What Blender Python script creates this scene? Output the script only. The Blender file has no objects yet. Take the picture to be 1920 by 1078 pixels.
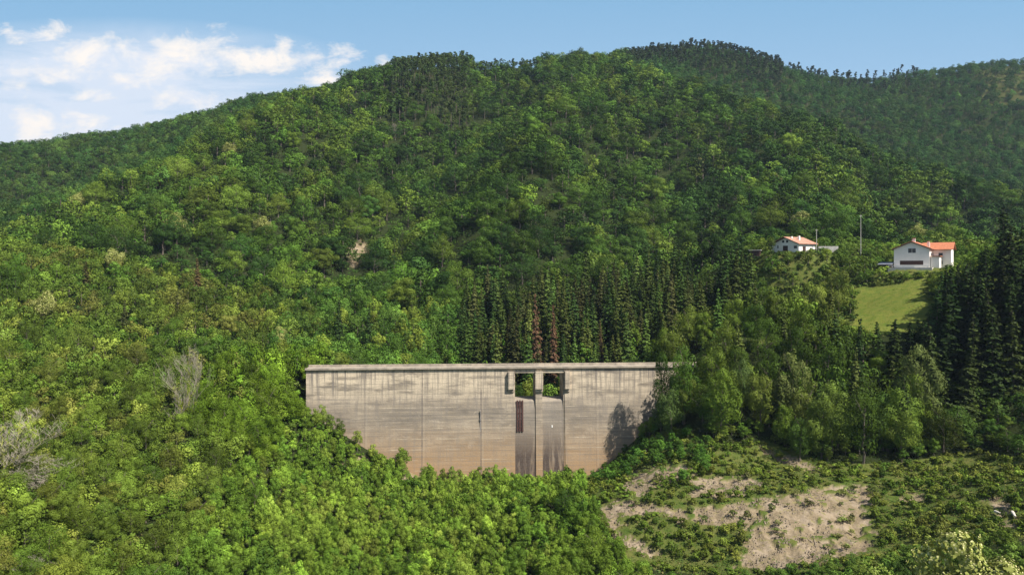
import bpy, bmesh, math, random
import numpy as np
from mathutils import Vector, Matrix

rng = np.random.default_rng(7)
random.seed(7)
SC = bpy.context.scene
COL = SC.collection
R = math.radians

# ------------------------------------------------------------------ camera model (pixels are those of the 1920 px wide photograph)
F, CX, HY, CZ = 1300.0, 960.0, 500.0, 77.6


def ray(px, py, Y):
    return ((px - CX) / F * Y, Y, CZ - (py - HY) / F * Y)


def proj(X, Y, Z):
    Ys = np.maximum(Y, 1.0)
    return CX + F * X / Ys, HY - F * (Z - CZ) / Ys


# ------------------------------------------------------------------ noise
_perm = np.random.default_rng(3).permutation(256)
_perm = np.concatenate([_perm, _perm, _perm])
_ang = np.random.default_rng(4).random(256) * 2 * math.pi
_gx, _gy = np.cos(_ang), np.sin(_ang)


def perlin(x, y):
    xi, yi = np.floor(x).astype(int), np.floor(y).astype(int)
    xf, yf = x - xi, y - yi
    xi &= 255
    yi &= 255
    u, v = xf * xf * (3 - 2 * xf), yf * yf * (3 - 2 * yf)

    def g(ix, iy, dx, dy):
        h = _perm[_perm[ix & 255] + (iy & 255)]
        return _gx[h] * dx + _gy[h] * dy
    a, b = g(xi, yi, xf, yf), g(xi + 1, yi, xf - 1, yf)
    c, d = g(xi, yi + 1, xf, yf - 1), g(xi + 1, yi + 1, xf - 1, yf - 1)
    return (a + u * (b - a)) * (1 - v) + (c + u * (d - c)) * v


def fbm(x, y, o=4):
    s, a = 0.0, 1.0
    for i in range(o):
        s = s + a * perlin(x * 2 ** i + 17.3 * i, y * 2 ** i - 9.1 * i)
        a *= 0.5
    return s


def inpoly(px, py, poly):
    px, py = np.asarray(px, float), np.asarray(py, float)
    r = np.zeros(px.shape, bool)
    n = len(poly)
    for i in range(n):
        x1, y1 = poly[i]
        x2, y2 = poly[(i + 1) % n]
        if y1 == y2:
            continue
        c = ((y1 > py) != (y2 > py)) & (px < (x2 - x1) * (py - y1) / (y2 - y1) + x1)
        r ^= c
    return r


# ------------------------------------------------------------------ terrain: a thin plate through surveyed points
S = []
for px, py, Y, h in [
    # valley floor and the slope on the near left
    (960, 1078, 160, 7), (960, 900, 240, 6), (700, 1000, 185, 7), (1150, 1078, 150, 6), (600, 1078, 150, 8), (400, 1078, 140, 8),
    (150, 1078, 125, 9), (0, 1078, 115, 9), (-150, 1000, 115, 9), (0, 900, 150, 10), (200, 900, 165, 9), (400, 900, 190, 8),
    (600, 880, 225, 7), (800, 900, 235, 6), (0, 750, 200, 10), (250, 750, 215, 10), (450, 750, 235, 11), (560, 720, 245, 11),
    # behind the dam and left middle distance
    (700, 640, 320, 14), (850, 620, 340, 14), (560, 620, 310, 14), (700, 540, 370, 14), (0, 620, 260, 12), (250, 600, 300, 12),
    (420, 600, 310, 13), (0, 520, 320, 13), (200, 500, 360, 13), (400, 500, 390, 14), (560, 500, 400, 14), (700, 480, 425, 14),
    (900, 480, 430, 14), (1050, 480, 440, 14), (1200, 430, 460, 14), (960, 430, 460, 14), (700, 430, 470, 14), (550, 430, 460, 14),
    (400, 420, 450, 14), (250, 430, 420, 13), (100, 440, 400, 13),
    (850, 215, 770, 14), (790, 300, 680, 14), (725, 400, 530, 14), (1040, 245, 640, 14), (970, 300, 555, 14), (890, 375, 480, 14), (640, 255, 620, 14), (590, 330, 530, 14),
    (1090, 330, 590, 14), (1010, 400, 500, 14), (1240, 300, 570, 14), (1340, 330, 590, 14),
    # left spur, then the far left ridge
    (60, 405, 480, 12), (200, 345, 540, 12), (300, 310, 580, 12), (420, 240, 660, 12), (550, 190, 720, 12), (650, 162, 750, 12),
    (0, 272, 900, 12), (150, 247, 920, 12), (300, 215, 920, 12), (450, 180, 900, 12), (600, 154, 880, 12), (0, 380, 700, 12),
    (100, 330, 760, 12), (250, 290, 760, 12), (-150, 300, 900, 12), (-150, 420, 600, 12),
    # the main hill
    (700, 330, 560, 14), (960, 330, 560, 14), (1200, 330, 560, 14), (560, 330, 560, 14), (700, 230, 660, 14), (960, 230, 680, 14),
    (1200, 220, 680, 14), (730, 152, 770, 12), (800, 152, 780, 12), (870, 155, 830, 12), (950, 140, 850, 12), (1050, 118, 860, 12),
    (1170, 120, 880, 12), (1300, 155, 800, 12), (1400, 180, 760, 12), (1480, 208, 720, 12), (1600, 265, 660, 12), (1700, 312, 620, 12),
    (1800, 345, 590, 12), (1920, 385, 560, 12), (1400, 300, 580, 13), (1600, 370, 520, 13), (1500, 400, 470, 13), (1750, 400, 520, 13),
    (1900, 430, 500, 12), (1350, 400, 470, 14), (2100, 440, 520, 12),
    # the far right hill
    (1400, 160, 1000, 12), (1600, 265, 850, 12), (1600, 200, 1000, 12), (1600, 160, 1150, 12), (1700, 133, 1200, 12), (1790, 120, 1210, 12), (1900, 106, 1200, 12),
    (1300, 78, 1150, 12), (1190, 97, 1100, 12), (1420, 104, 1180, 12), (1550, 140, 1180, 12), (1800, 250, 950, 12), (1900, 330, 780, 12),
    (1900, 230, 980, 12), (1910, 375, 660, 12), (2150, 108, 1200, 12), (2150, 300, 850, 12),
    # knoll with the houses and the meadow below
    (1487, 474, 345, 0), (1420, 484, 345, 0), (1720, 503, 315, 0), (1790, 503, 315, 0), (1600, 482, 345, 3), (1670, 560, 290, 0), (1670, 602, 268, 0),
    (1600, 440, 400, 10), (1800, 450, 400, 10), (1450, 440, 410, 12), (1920, 455, 265, 14), (2050, 440, 300, 14),
    # right bank and the bare slope
    (1300, 800, 235, 2), (1450, 850, 218, 2), (1600, 850, 212, 1), (1800, 860, 205, 1), (1250, 900, 200, 1), (1500, 920, 188, .5),
    (1400, 1040, 165, 0), (1550, 1030, 163, 0), (1150, 950, 190, 1), (1250, 1060, 170, 0), (1640, 1000, 170, 0), (1640, 920, 189, 0),
    (1750, 920, 185, 1), (1900, 900, 175, 1), (1900, 1000, 145, 2), (1700, 1078, 130, 3), (1450, 1078, 150, 3), (1900, 1078, 110, 6),
]:
    x, y, z = ray(px, py, Y)
    S.append((x, y, z - h - (4.5 if Y > 385 and h >= 12 else 0)))
S += [(-78, 262, 28), (-71, 257, 21), (-60, 257, 15), (-50, 257, 10), (-38, 257, 3), (-20, 257, -2), (10, 257, -2), (30, 258, 0), (45, 259, 11), (58, 260, 24), (70, 262, 39),
      (90, 265, 49), (-60, 275, 30), (-30, 285, 20), (10, 285, 17), (40, 285, 20), (70, 290, 40), (10, 320, 28), (40, 330, 36), (70, 340, 46),
      (100, 345, 58), (130, 330, 63), (150, 230, 42), (100, 240, 33), (120, 260, 47), (95, 285, 49), (190, 230, 52), (180, 180, 38),
      (0, 0, 20), (-130, 0, 50), (130, 0, 42), (0, 70, 6), (60, 90, 18), (-140, 90, 44), (-230, 200, 62),
      (-1100, 1500, 150), (-400, 1400, 240), (300, 1500, 290), (1200, 1600, 300), (-800, 500, 90), (900, 500, 150), (0, 2400, 100)]
S = np.array(S, float)
_P = S[:, :2] / 500.0


def _U(r2):
    return np.where(r2 > 1e-12, r2 * np.log(np.maximum(r2, 1e-12)), 0.0)


def _solve():
    n = len(S)
    K = _U(((_P[:, None, :] - _P[None]) ** 2).sum(-1)) + np.eye(n) * 6e-4
    A = np.zeros((n + 3, n + 3))
    A[:n, :n] = K
    A[:n, n], A[:n, n + 1:] = 1, _P
    A[n, :n], A[n + 1:, :n] = 1, _P.T
    return np.linalg.solve(A, np.concatenate([S[:, 2], np.zeros(3)]))


_W = _solve()


def Hh(X, Y):
    X, Y = np.atleast_1d(np.asarray(X, float)), np.atleast_1d(np.asarray(Y, float))
    out = np.empty(X.shape)
    fx, fy, fo = X.ravel() / 500, Y.ravel() / 500, out.ravel()
    for i in range(0, len(fx), 20000):
        a, b = fx[i:i + 20000, None], fy[i:i + 20000, None]
        k = _U((a - _P[:, 0]) ** 2 + (b - _P[:, 1]) ** 2)
        fo[i:i + 20000] = k @ _W[:-3] + _W[-3] + _W[-2] * a[:, 0] + _W[-1] * b[:, 0]
    z = fo.reshape(X.shape)
    amp = np.clip((Y - 300) / 250, 0, 1)
    z = z + amp * np.clip((860 - Y) / 160, .45, 1) * (23 * fbm(X / 105 + 3.1, Y / 260, 3) + 9 * perlin(X / 48 + 1.7, Y / 150))
    fade = np.clip((Y - 400) / 60, 0, 1) * np.clip((810 - Y) / 170, 0, 1)
    for xa, xb, wd, A in ((-8, 55, 42, 19), (-62, -118, 32, -20), (112, 150, 34, -17), (205, 225, 40, 15), (-190, -215, 38, 14), (300, 300, 30, -12)):
        xs = xa + (xb - xa) * (Y - 430) / 300 + 14 * perlin(Y / 70, Y * 0 + xa * .37)
        z = z + fade * A * np.exp(-((X - xs) / wd) ** 2)
    z = z + 0.5 * fbm(X / 9, Y / 9, 3) + 1.0 * fbm(X / 26 + 5, Y / 26, 2)
    for hx, hy, hz, r0, r1 in ((139.5, 350, 84.4, 13, 30), (187, 322, 77.1, 15, 26)):
        t = np.clip((r1 - np.hypot(X - hx, Y - hy)) / (r1 - r0), 0, 1)
        t = t * t * (3 - 2 * t)
        z = z + (hz - z) * t
    return z


# ------------------------------------------------------------------ materials
def mat(name):
    m = bpy.data.materials.new(name)
    m.use_nodes = True
    nt = m.node_tree
    nt.nodes.clear()
    return m, nt


class N:
    """small helper round a node tree"""
    def __init__(s, nt):
        s.nt = nt

    def n(s, t, **kw):
        x = s.nt.nodes.new(t)
        for k, v in kw.items():
            if k.startswith('i_'):
                x.inputs[int(k[2:]) if k[2:].isdigit() else k[2:].replace('_', ' ')].default_value = v
            else:
                setattr(x, k, v)
        return x

    def l(s, a, b):
        s.nt.links.new(a, b)

    def math(s, op, a, b=None, clamp=False):
        x = s.n('ShaderNodeMath', operation=op, use_clamp=clamp)
        for i, v in enumerate((a, b)):
            if v is None:
                continue
            if isinstance(v, (int, float)):
                x.inputs[i].default_value = v
            else:
                s.l(v, x.inputs[i])
        return x.outputs[0]

    def mix(s, f, a, b, mode='MIX'):
        x = s.n('ShaderNodeMix', data_type='RGBA', blend_type=mode)
        for i, v in ((0, f), (6, a), (7, b)):
            if isinstance(v, (int, float)):
                x.inputs[i].default_value = v
            elif isinstance(v, tuple):
                x.inputs[i].default_value = (*v[:3], 1)
            else:
                s.l(v, x.inputs[i])
        return x.outputs[2]

    def ramp(s, f, pts):
        x = s.n('ShaderNodeValToRGB')
        e = x.color_ramp.elements
        while len(e) < len(pts):
            e.new(0.5)
        for el, (p, c) in zip(e, pts):
            el.position = p
            el.color = (c, c, c, 1) if isinstance(c, (int, float)) else (*c, 1)
        s.l(f, x.inputs[0])
        return x.outputs[0]

    def noise(s, vec, scale, detail=4, rough=.55, dist=0.0):
        x = s.n('ShaderNodeTexNoise')
        x.inputs['Scale'].default_value = scale
        x.inputs['Detail'].default_value = detail
        x.inputs['Roughness'].default_value = rough
        x.inputs['Distortion'].default_value = dist
        s.l(vec, x.inputs['Vector'])
        return x.outputs['Fac']

    def mapping(s, vec, sc, loc=(0, 0, 0)):
        x = s.n('ShaderNodeMapping')
        x.inputs['Scale'].default_value = sc
        x.inputs['Location'].default_value = loc
        s.l(vec, x.inputs['Vector'])
        return x.outputs[0]


def leaf_mat(name, attr, trans=0.07):
    m, nt = mat(name)
    q = N(nt)
    if attr:
        c = q.n('ShaderNodeAttribute', attribute_name='leafcol').outputs['Color']
    else:
        c = q.n('ShaderNodeObjectInfo').outputs['Color']
    b = q.n('ShaderNodeAttribute', attribute_name='shade').outputs['Fac']
    g = q.n('ShaderNodeVectorMath', operation='SCALE')
    q.l(c, g.inputs[0])
    q.l(b, g.inputs['Scale'])
    d = q.n('ShaderNodeBsdfDiffuse')
    t = q.n('ShaderNodeBsdfTranslucent')
    q.l(g.outputs[0], d.inputs[0])
    q.l(q.mix(1.0, g.outputs[0], (1.0, 1.0, .45), 'MULTIPLY'), t.inputs[0])
    gl = q.n('ShaderNodeBsdfGlossy')
    gl.inputs['Roughness'].default_value = .5
    gl.inputs['Color'].default_value = (.9, .95, 1, 1)
    mx = q.n('ShaderNodeMixShader')
    mx.inputs[0].default_value = trans
    q.l(d.outputs[0], mx.inputs[1])
    q.l(t.outputs[0], mx.inputs[2])
    mg = q.n('ShaderNodeMixShader')
    mg.inputs[0].default_value = .004
    q.l(mx.outputs[0], mg.inputs[1])
    q.l(gl.outputs[0], mg.inputs[2])
    o = q.n('ShaderNodeOutputMaterial')
    q.l(mg.outputs[0], o.inputs[0])
    return m


def flat_mat(name, col, rough=.8, var=.25, scale=3.0, spec=.3, metal=0.0):
    m, nt = mat(name)
    q = N(nt)
    tc = q.n('ShaderNodeTexCoord').outputs['Object']
    f = q.noise(tc, scale, 5)
    lo, hi = tuple(c * (1 - var) for c in col), tuple(min(1, c * (1 + var)) for c in col)
    c = q.mix(q.ramp(f, [(.3, 0.0), (.7, 1.0)]), lo, hi)
    p = q.n('ShaderNodeBsdfPrincipled')
    p.inputs['Roughness'].default_value = rough
    p.inputs['Specular IOR Level'].default_value = spec
    p.inputs['Metallic'].default_value = metal
    q.l(c, p.inputs['Base Color'])
    q.l(p.outputs[0], q.n('ShaderNodeOutputMaterial').inputs[0])
    return m


LEAF = leaf_mat('leaves', False)
LEAF_S = leaf_mat('forest_leaves', True)
NEEDLE = leaf_mat('needles', False, .10)
NEEDLE_S = leaf_mat('forest_needles', True, .10)
BARK = flat_mat('bark', (.11, .09, .07), .9, .4, 1.5)
PALEBARK = flat_mat('pale_bark', (.36, .34, .29), .9, .25, 1.5)
MOSSBARK = flat_mat('ivy_covered_bark', (.22, .23, .05), .9, .3, .8)
TWIG = flat_mat('bare_twigs', (.31, .27, .21), .9, .2, .6)

# ------------------------------------------------------------------ foliage meshes


def rot_basis(nrm, r):
    a = r.normal(size=nrm.shape)
    t = np.cross(nrm, a)
    t /= np.linalg.norm(t, axis=1, keepdims=True) + 1e-9
    b = np.cross(nrm, t)
    return t, b


def quads(c, nrm, size, r, aspect=0.75):
    nrm = nrm / (np.linalg.norm(nrm, axis=1, keepdims=True) + 1e-9)
    t, b = rot_basis(nrm, r)
    s = size[:, None]
    t, b = t * s * .5, b * s * .5 * aspect
    k = r.uniform(.55, 1.2, (len(c), 4, 1))
    return np.stack([c - t * k[:, 0], c - b * k[:, 1], c + t * k[:, 2], c + b * k[:, 3]], 1)


def crown_broad(seed, r0, h0, base, nblob, nleaf, leaf, top=1.0, flat=1.0, lob=(.22, .40)):
    """an uneven crown: leaf clumps spread over many lobes; returns quads and a shade per quad"""
    r = np.random.default_rng(seed)
    hc = (h0 - base) / 2
    cs, rs = [], []
    for i in range(nblob):
        for _ in range(30):
            d = r.normal(size=3)
            d /= np.linalg.norm(d)
            d[2] = d[2] * .9 + .12
            k = r.uniform(.35, .80) if i > nblob // 4 else r.uniform(0, .4)
            w = 1.0 - .35 * max(0, d[2]) * (top - 1 + .4)
            p = np.array([d[0] * r0 * k * w, d[1] * r0 * k * w, base + hc + d[2] * hc * k])
            if not cs or min(np.linalg.norm((p - q) / r0) for q in cs) > .2:
                break
        cs.append(p)
        rs.append(r0 * r.uniform(*lob))
    cs, rs = np.array(cs), np.array(rs)
    wgt = rs ** 2 / (rs ** 2).sum()
    C, Nn, B = [], [], []
    for i in range(nblob):
        n = int(nleaf * wgt[i] * 1.5)
        d = r.normal(size=(n, 3))
        d /= np.linalg.norm(d, axis=1, keepdims=True)
        d = d[d[:, 2] > -.55]
        rad = rs[i] * r.uniform(.72, 1.10, (len(d), 1)) * (1 + .18 * np.sin(d @ r.normal(size=(3, 1)) * 7))
        p = cs[i] + d * rad * np.array([1, 1, .82 * flat])
        ok = np.ones(len(p), bool)
        for j in range(nblob):
            if j != i:
                ok &= np.linalg.norm((p - cs[j]) / np.array([1, 1, .82 * flat]), axis=1) > rs[j] * .80
        C.append(p[ok])
        Nn.append(d[ok] + r.normal(size=(ok.sum(), 3)) * .15 + np.array([0, 0, .05]))
        B.append(np.full(ok.sum(), r.uniform(.80, 1.20)))
    C, Nn, B = np.concatenate(C), np.concatenate(Nn), np.concatenate(B)
    q = quads(C, Nn, leaf * r.uniform(.7, 1.35, len(C)), r)
    return q, B * r.uniform(.92, 1.08, len(C))


def crown_spruce(seed, r0, h0, nleaf, leaf, base=.06, ragged=.42):
    r = np.random.default_rng(seed)
    nlay = int(h0 / .95)
    C, Nn, B, SZ = [], [], [], []
    per = max(3, nleaf // (nlay * 8))
    for k in range(nlay):
        t = (k + r.uniform(-.3, .3)) / nlay
        t = min(max(t, 0), .985)
        z = h0 * (base + (1 - base) * t)
        rad = r0 * (1 - t) ** .80 * r.uniform(1 - ragged, 1.05) + .18
        nb = 8 if t < .8 else 5
        for a in np.arange(nb) * 2 * math.pi / nb + r.uniform(0, 6.28):
            L = rad * r.uniform(.50, 1.18)
            n = max(2, int(per * (L / r0 + .15) * 1.8))
            s = np.sqrt(r.uniform(.04, 1, n))
            dz = -.50 * L * s ** 1.3 + .12 * L * s ** 4 + r.uniform(-.25, .25)
            w = r.normal(size=n) * .17 * L * (1.1 - s * .6)
            ca, sa = math.cos(a), math.sin(a)
            zb = z + r.uniform(-.85, .85)
            C.append(np.stack([ca * L * s - sa * w, sa * L * s + ca * w, zb + dz - np.abs(w) * .4 + r.normal(size=n) * .12], 1))
            Nn.append(np.stack([np.full(n, ca * .75), np.full(n, sa * .75), np.full(n, .75)], 1) + r.normal(size=(n, 3)) * .45)
            B.append(r.uniform(.75, 1.15) * (.85 + .35 * s))
            SZ.append(leaf * r.uniform(.8, 1.5, n) * (.75 + .4 * (1 - t)))
    C, Nn, B, SZ = map(np.concatenate, (C, Nn, B, SZ))
    return quads(C, Nn, SZ, r, .6), B


def crown_pine(seed, r0, h0, nleaf, leaf):
    r = np.random.default_rng(seed)
    C, Nn, B = [], [], []
    for k in range(11):
        t = r.uniform(0, 1)
        a = r.uniform(0, 6.28)
        L = r0 * r.uniform(.2, 1.0) * (1 - .55 * t)
        c = np.array([math.cos(a) * L * .8, math.sin(a) * L * .8, h0 * (.58 + .40 * t)])
        n = nleaf // 11
        d = r.normal(size=(n, 3))
        d /= np.linalg.norm(d, axis=1, keepdims=True)
        C.append(c + d * np.array([1, 1, .6]) * r0 * r.uniform(.25, .42) * r.uniform(.6, 1.05, (n, 1)))
        Nn.append(d + r.normal(size=(n, 3)) * .5 + np.array([0, 0, .3]))
        B.append(np.full(n, r.uniform(.8, 1.15)))
    C, Nn, B = map(np.concatenate, (C, Nn, B))
    return quads(C, Nn, leaf * r.uniform(.7, 1.3, len(C)), r), B


def tube(V, Fc, pts, rad, n=5):
    """append a tapered tube through pts to vertex / face lists"""
    pts = [Vector(p) for p in pts]
    base = len(V)
    for i, p in enumerate(pts):
        d = (pts[min(i + 1, len(pts) - 1)] - pts[max(i - 1, 0)]).normalized()
        a = d.orthogonal().normalized()
        b = d.cross(a)
        for k in range(n):
            t = 2 * math.pi * k / n
            V.append(p + (a * math.cos(t) + b * math.sin(t)) * rad[i])
    for i in range(len(pts) - 1):
        for k in range(n):
            k2 = (k + 1) % n
            Fc.append((base + i * n + k, base + i * n + k2, base + (i + 1) * n + k2, base + (i + 1) * n + k))


def trunk_geo(seed, h0, base, r0, rt, conifer=False):
    r = random.Random(seed)
    V, Fc = [], []
    top = h0 * (.97 if conifer else .72)
    n = 6
    pts = [(0, 0, -1.5)] + [((0 if conifer else r.uniform(-.25, .25)), (0 if conifer else r.uniform(-.25, .25)), top * i / n) for i in range(1, n + 1)]
    rad = [rt * 1.35] + [rt * (1 - .93 * i / n) + .02 for i in range(1, n + 1)]
    tube(V, Fc, pts, rad, 6)
    if not conifer:
        for i in range(7):
            t = r.uniform(.28, .9)
            a = r.uniform(0, 6.28)
            L = r0 * r.uniform(.40, .72)
            z = top * t
            p0 = Vector((0, 0, z))
            p2 = Vector((math.cos(a) * L, math.sin(a) * L, min(z + L * r.uniform(.4, 1.0), h0 * .93)))
            p1 = p0.lerp(p2, .5) + Vector((0, 0, L * .08))
            tube(V, Fc, [p0, p1, p2], [rt * .45 * (1 - t * .5), rt * .28, rt * .06], 4)
    return np.array([tuple(v) for v in V]), Fc


def mesh_quads(name, q, shade, material, extra=None, extra_mat=None, leafcol=None):
    """ONE mesh from an (n,4,3) array of leaf faces, with a shade value per face corner; extra = (verts, faces) of wood"""
    nq = len(q)
    v = q.reshape(-1, 3).astype(np.float32)
    nv = len(v)
    li = np.arange(nv, dtype=np.int32)
    if extra is not None:
        ev, ef = extra
        v = np.concatenate([v, ev.astype(np.float32)])
        li = np.concatenate([li, (np.array(ef, np.int32) + nv).ravel()])
    npoly = len(li) // 4
    me = bpy.data.meshes.new(name)
    me.vertices.add(len(v))
    me.vertices.foreach_set('co', v.ravel())
    me.loops.add(len(li))
    me.loops.foreach_set('vertex_index', li.astype(np.int32))
    me.polygons.add(npoly)
    me.polygons.foreach_set('loop_start', np.arange(0, npoly * 4, 4, dtype=np.int32))
    mi = np.zeros(npoly, np.int32)
    mi[nq:] = 1
    me.materials.append(material)
    if extra is not None:
        me.materials.append(extra_mat)
    me.polygons.foreach_set('material_index', mi)
    a = me.attributes.new('shade', 'FLOAT', 'FACE')
    a.data.foreach_set('value', np.concatenate([shade, np.ones(npoly - nq)]).astype(np.float32))
    if leafcol is not None:
        a = me.attributes.new('leafcol', 'FLOAT_COLOR', 'FACE')
        cc = np.ones((npoly, 4), np.float32)
        cc[:nq, :3] = leafcol
        a.data.foreach_set('color', cc.ravel())
    me.update(calc_edges=True)
    return me


def mesh_vf(name, V, Fc, material, smooth=False):
    me = bpy.data.meshes.new(name)
    me.from_pydata([tuple(v) for v in V], [], Fc)
    me.materials.append(material)
    if smooth:
        me.polygons.foreach_set('use_smooth', np.ones(len(me.polygons), bool))
    me.update()
    return me


def link(name, me, parent=None, loc=None):
    o = bpy.data.objects.new(name, me)
    COL.objects.link(o)
    if parent is not None:
        o.parent = parent
    if loc is not None:
        o.location = loc
    return o


def tag(o, label=None, cat=None, group=None, kind=None):
    if label:
        o['label'] = label
    if cat:
        o['category'] = cat
    if group:
        o['group'] = group
    if kind:
        o['kind'] = kind
    return o


# ---- species: (radius, height) the meshes are modelled at, variants near / far / mass
SPECIES = {}


def species(key, r0, h0, hi, lo, needles=False, wood=BARK, tr=.22, conifer=False):
    SPECIES[key] = dict(r0=r0, h0=h0, hi=hi, lo=lo, mat=NEEDLE if needles else LEAF, mats=NEEDLE_S if needles else LEAF_S, wood=wood,
                        trunk=[trunk_geo(s, h0, 0, r0, tr, conifer) for s in range(3)])


species('broadleaf_tree', 6.5, 14, [crown_broad(s, 6.5, 14, -1.2 + .8 * (s % 3), 20 + s % 4 * 7, 10500, .36, 1 + .3 * (s % 2), 1, ((.22, .40), (.18, .34), (.26, .46))[s % 3]) for s in range(9)],
        [crown_broad(40 + s, 6.5, 14, -.4, 16 + s % 3 * 5, 1050, .92, 1 + .3 * (s % 2)) for s in range(8)], tr=.34)
species('alder_tree', 2.6, 8, [crown_broad(80 + s, 2.6, 8, .2, 30, 4200, .24, 1.9, 1.3, (.17, .30)) for s in range(6)],
        [crown_broad(90 + s, 2.6, 8, .2, 26, 1800, .33, 1.9, 1.3, (.17, .30)) for s in range(5)], tr=.12)
species('spruce_tree', 3.6, 27, [crown_spruce(120 + s, 3.6, 27, 3800, .75) for s in range(5)],
        [crown_spruce(130 + s, 3.6, 27, 800, 1.5) for s in range(3)], True, tr=.28, conifer=True)
species('pine_tree', 3.8, 19, [crown_pine(140 + s, 3.8, 19, 700, .8) for s in range(5)], [crown_pine(150 + s, 3.8, 19, 260, 1.3) for s in range(3)], True, tr=.2, conifer=True)
species('chestnut_tree', 6.0, 12, [crown_broad(160 + s, 6.0, 12, 1.5, 30, 4200, .55) for s in range(4)], [crown_broad(170, 6, 12, 1, 22, 430, 1.5)], tr=.34)
species('shrub', 1.5, 2.2, [crown_broad(180 + s, 1.5, 2.2, -.2, 12, 420, .34) for s in range(6)], [crown_broad(190 + s, 1.5, 2.2, -.2, 8, 110, .6) for s in range(4)], tr=.05)
for k, s in SPECIES.items():
    s['crown_me'] = [mesh_quads(k + '_crown', q, b, s['mat']) for q, b in s['hi']]
    s['trunk_me'] = [mesh_vf(k + '_trunk', V, Fc, s['wood']) for V, Fc in s['trunk']]
    s['whole_me'] = [mesh_quads(k, q, b, s['mat'], s['trunk'][i % 3], s['wood']) for i, (q, b) in enumerate(s['hi'])]

CATKINS = []
for qd, sh in SPECIES['chestnut_tree']['hi']:
    up = np.nonzero((qd.mean(1)[:, 2] > 4.5) & (rng.random(len(qd)) < .60))[0]
    c = qd[up].mean(1, keepdims=True)
    out = c - np.array([0, 0, 6.5])
    out /= np.linalg.norm(out, axis=2, keepdims=True)
    CATKINS.append(mesh_quads('chestnut_catkins', c + (qd[up] - c) * .45 + out * .16, rng.uniform(.8, 1.2, len(up)), LEAF))

# ------------------------------------------------------------------ image regions used to survey the ground cover
BARE = [
    [(1128, 945), (1180, 935), (1260, 955), (1330, 950), (1420, 935), (1500, 925), (1560, 908), (1618, 906), (1650, 925), (1625, 960), (1652, 1000), (1630, 1036), (1560, 1045), (1440, 1072),
     (1380, 1062), (1410, 1015), (1400, 985), (1330, 985), (1230, 962), (1170, 968), (1160, 985), (1240, 1032), (1220, 1046), (1150, 1005), (1125, 965)],
    [(1165, 915), (1190, 880), (1290, 868), (1300, 890), (1230, 905), (1200, 935)], [(1290, 900), (1400, 890), (1440, 905), (1400, 925), (1300, 930)],
    [(1428, 836), (1455, 838), (1535, 878), (1530, 890), (1480, 870)], [(758, 850), (790, 838), (800, 880), (775, 925), (755, 900)],
    [(1695, 922), (1735, 932), (1735, 942), (1698, 940)], [(645, 870), (690, 850), (690, 870), (660, 885)], [(1850, 935), (1880, 930), (1905, 985), (1880, 985)],
    [(1608, 545), (1660, 543), (1655, 556), (1608, 556)],
]
SCAR = [(650, 478), (664, 456), (700, 440), (714, 444), (706, 470), (690, 488), (672, 496), (655, 512)]
CLEAR = [(1080, 890), (1180, 835), (1260, 800), (1380, 835), (1440, 825), (1560, 870), (1680, 868), (1800, 850), (2000, 860), (2000, 1000), (1900, 1010),
         (1700, 1060), (1640, 1062), (1360, 1082), (1190, 1062), (1110, 980)]
MEADOW = [(1600, 540), (1660, 536), (1740, 520), (1740, 590), (1725, 625), (1600, 625)]


def near_mask(polys, px, py, Y, lo, hi):
    m = np.zeros(np.shape(px), bool)
    for p in polys:
        m |= inpoly(px, py, p)
    return m & (Y > lo) & (Y < hi)


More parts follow.
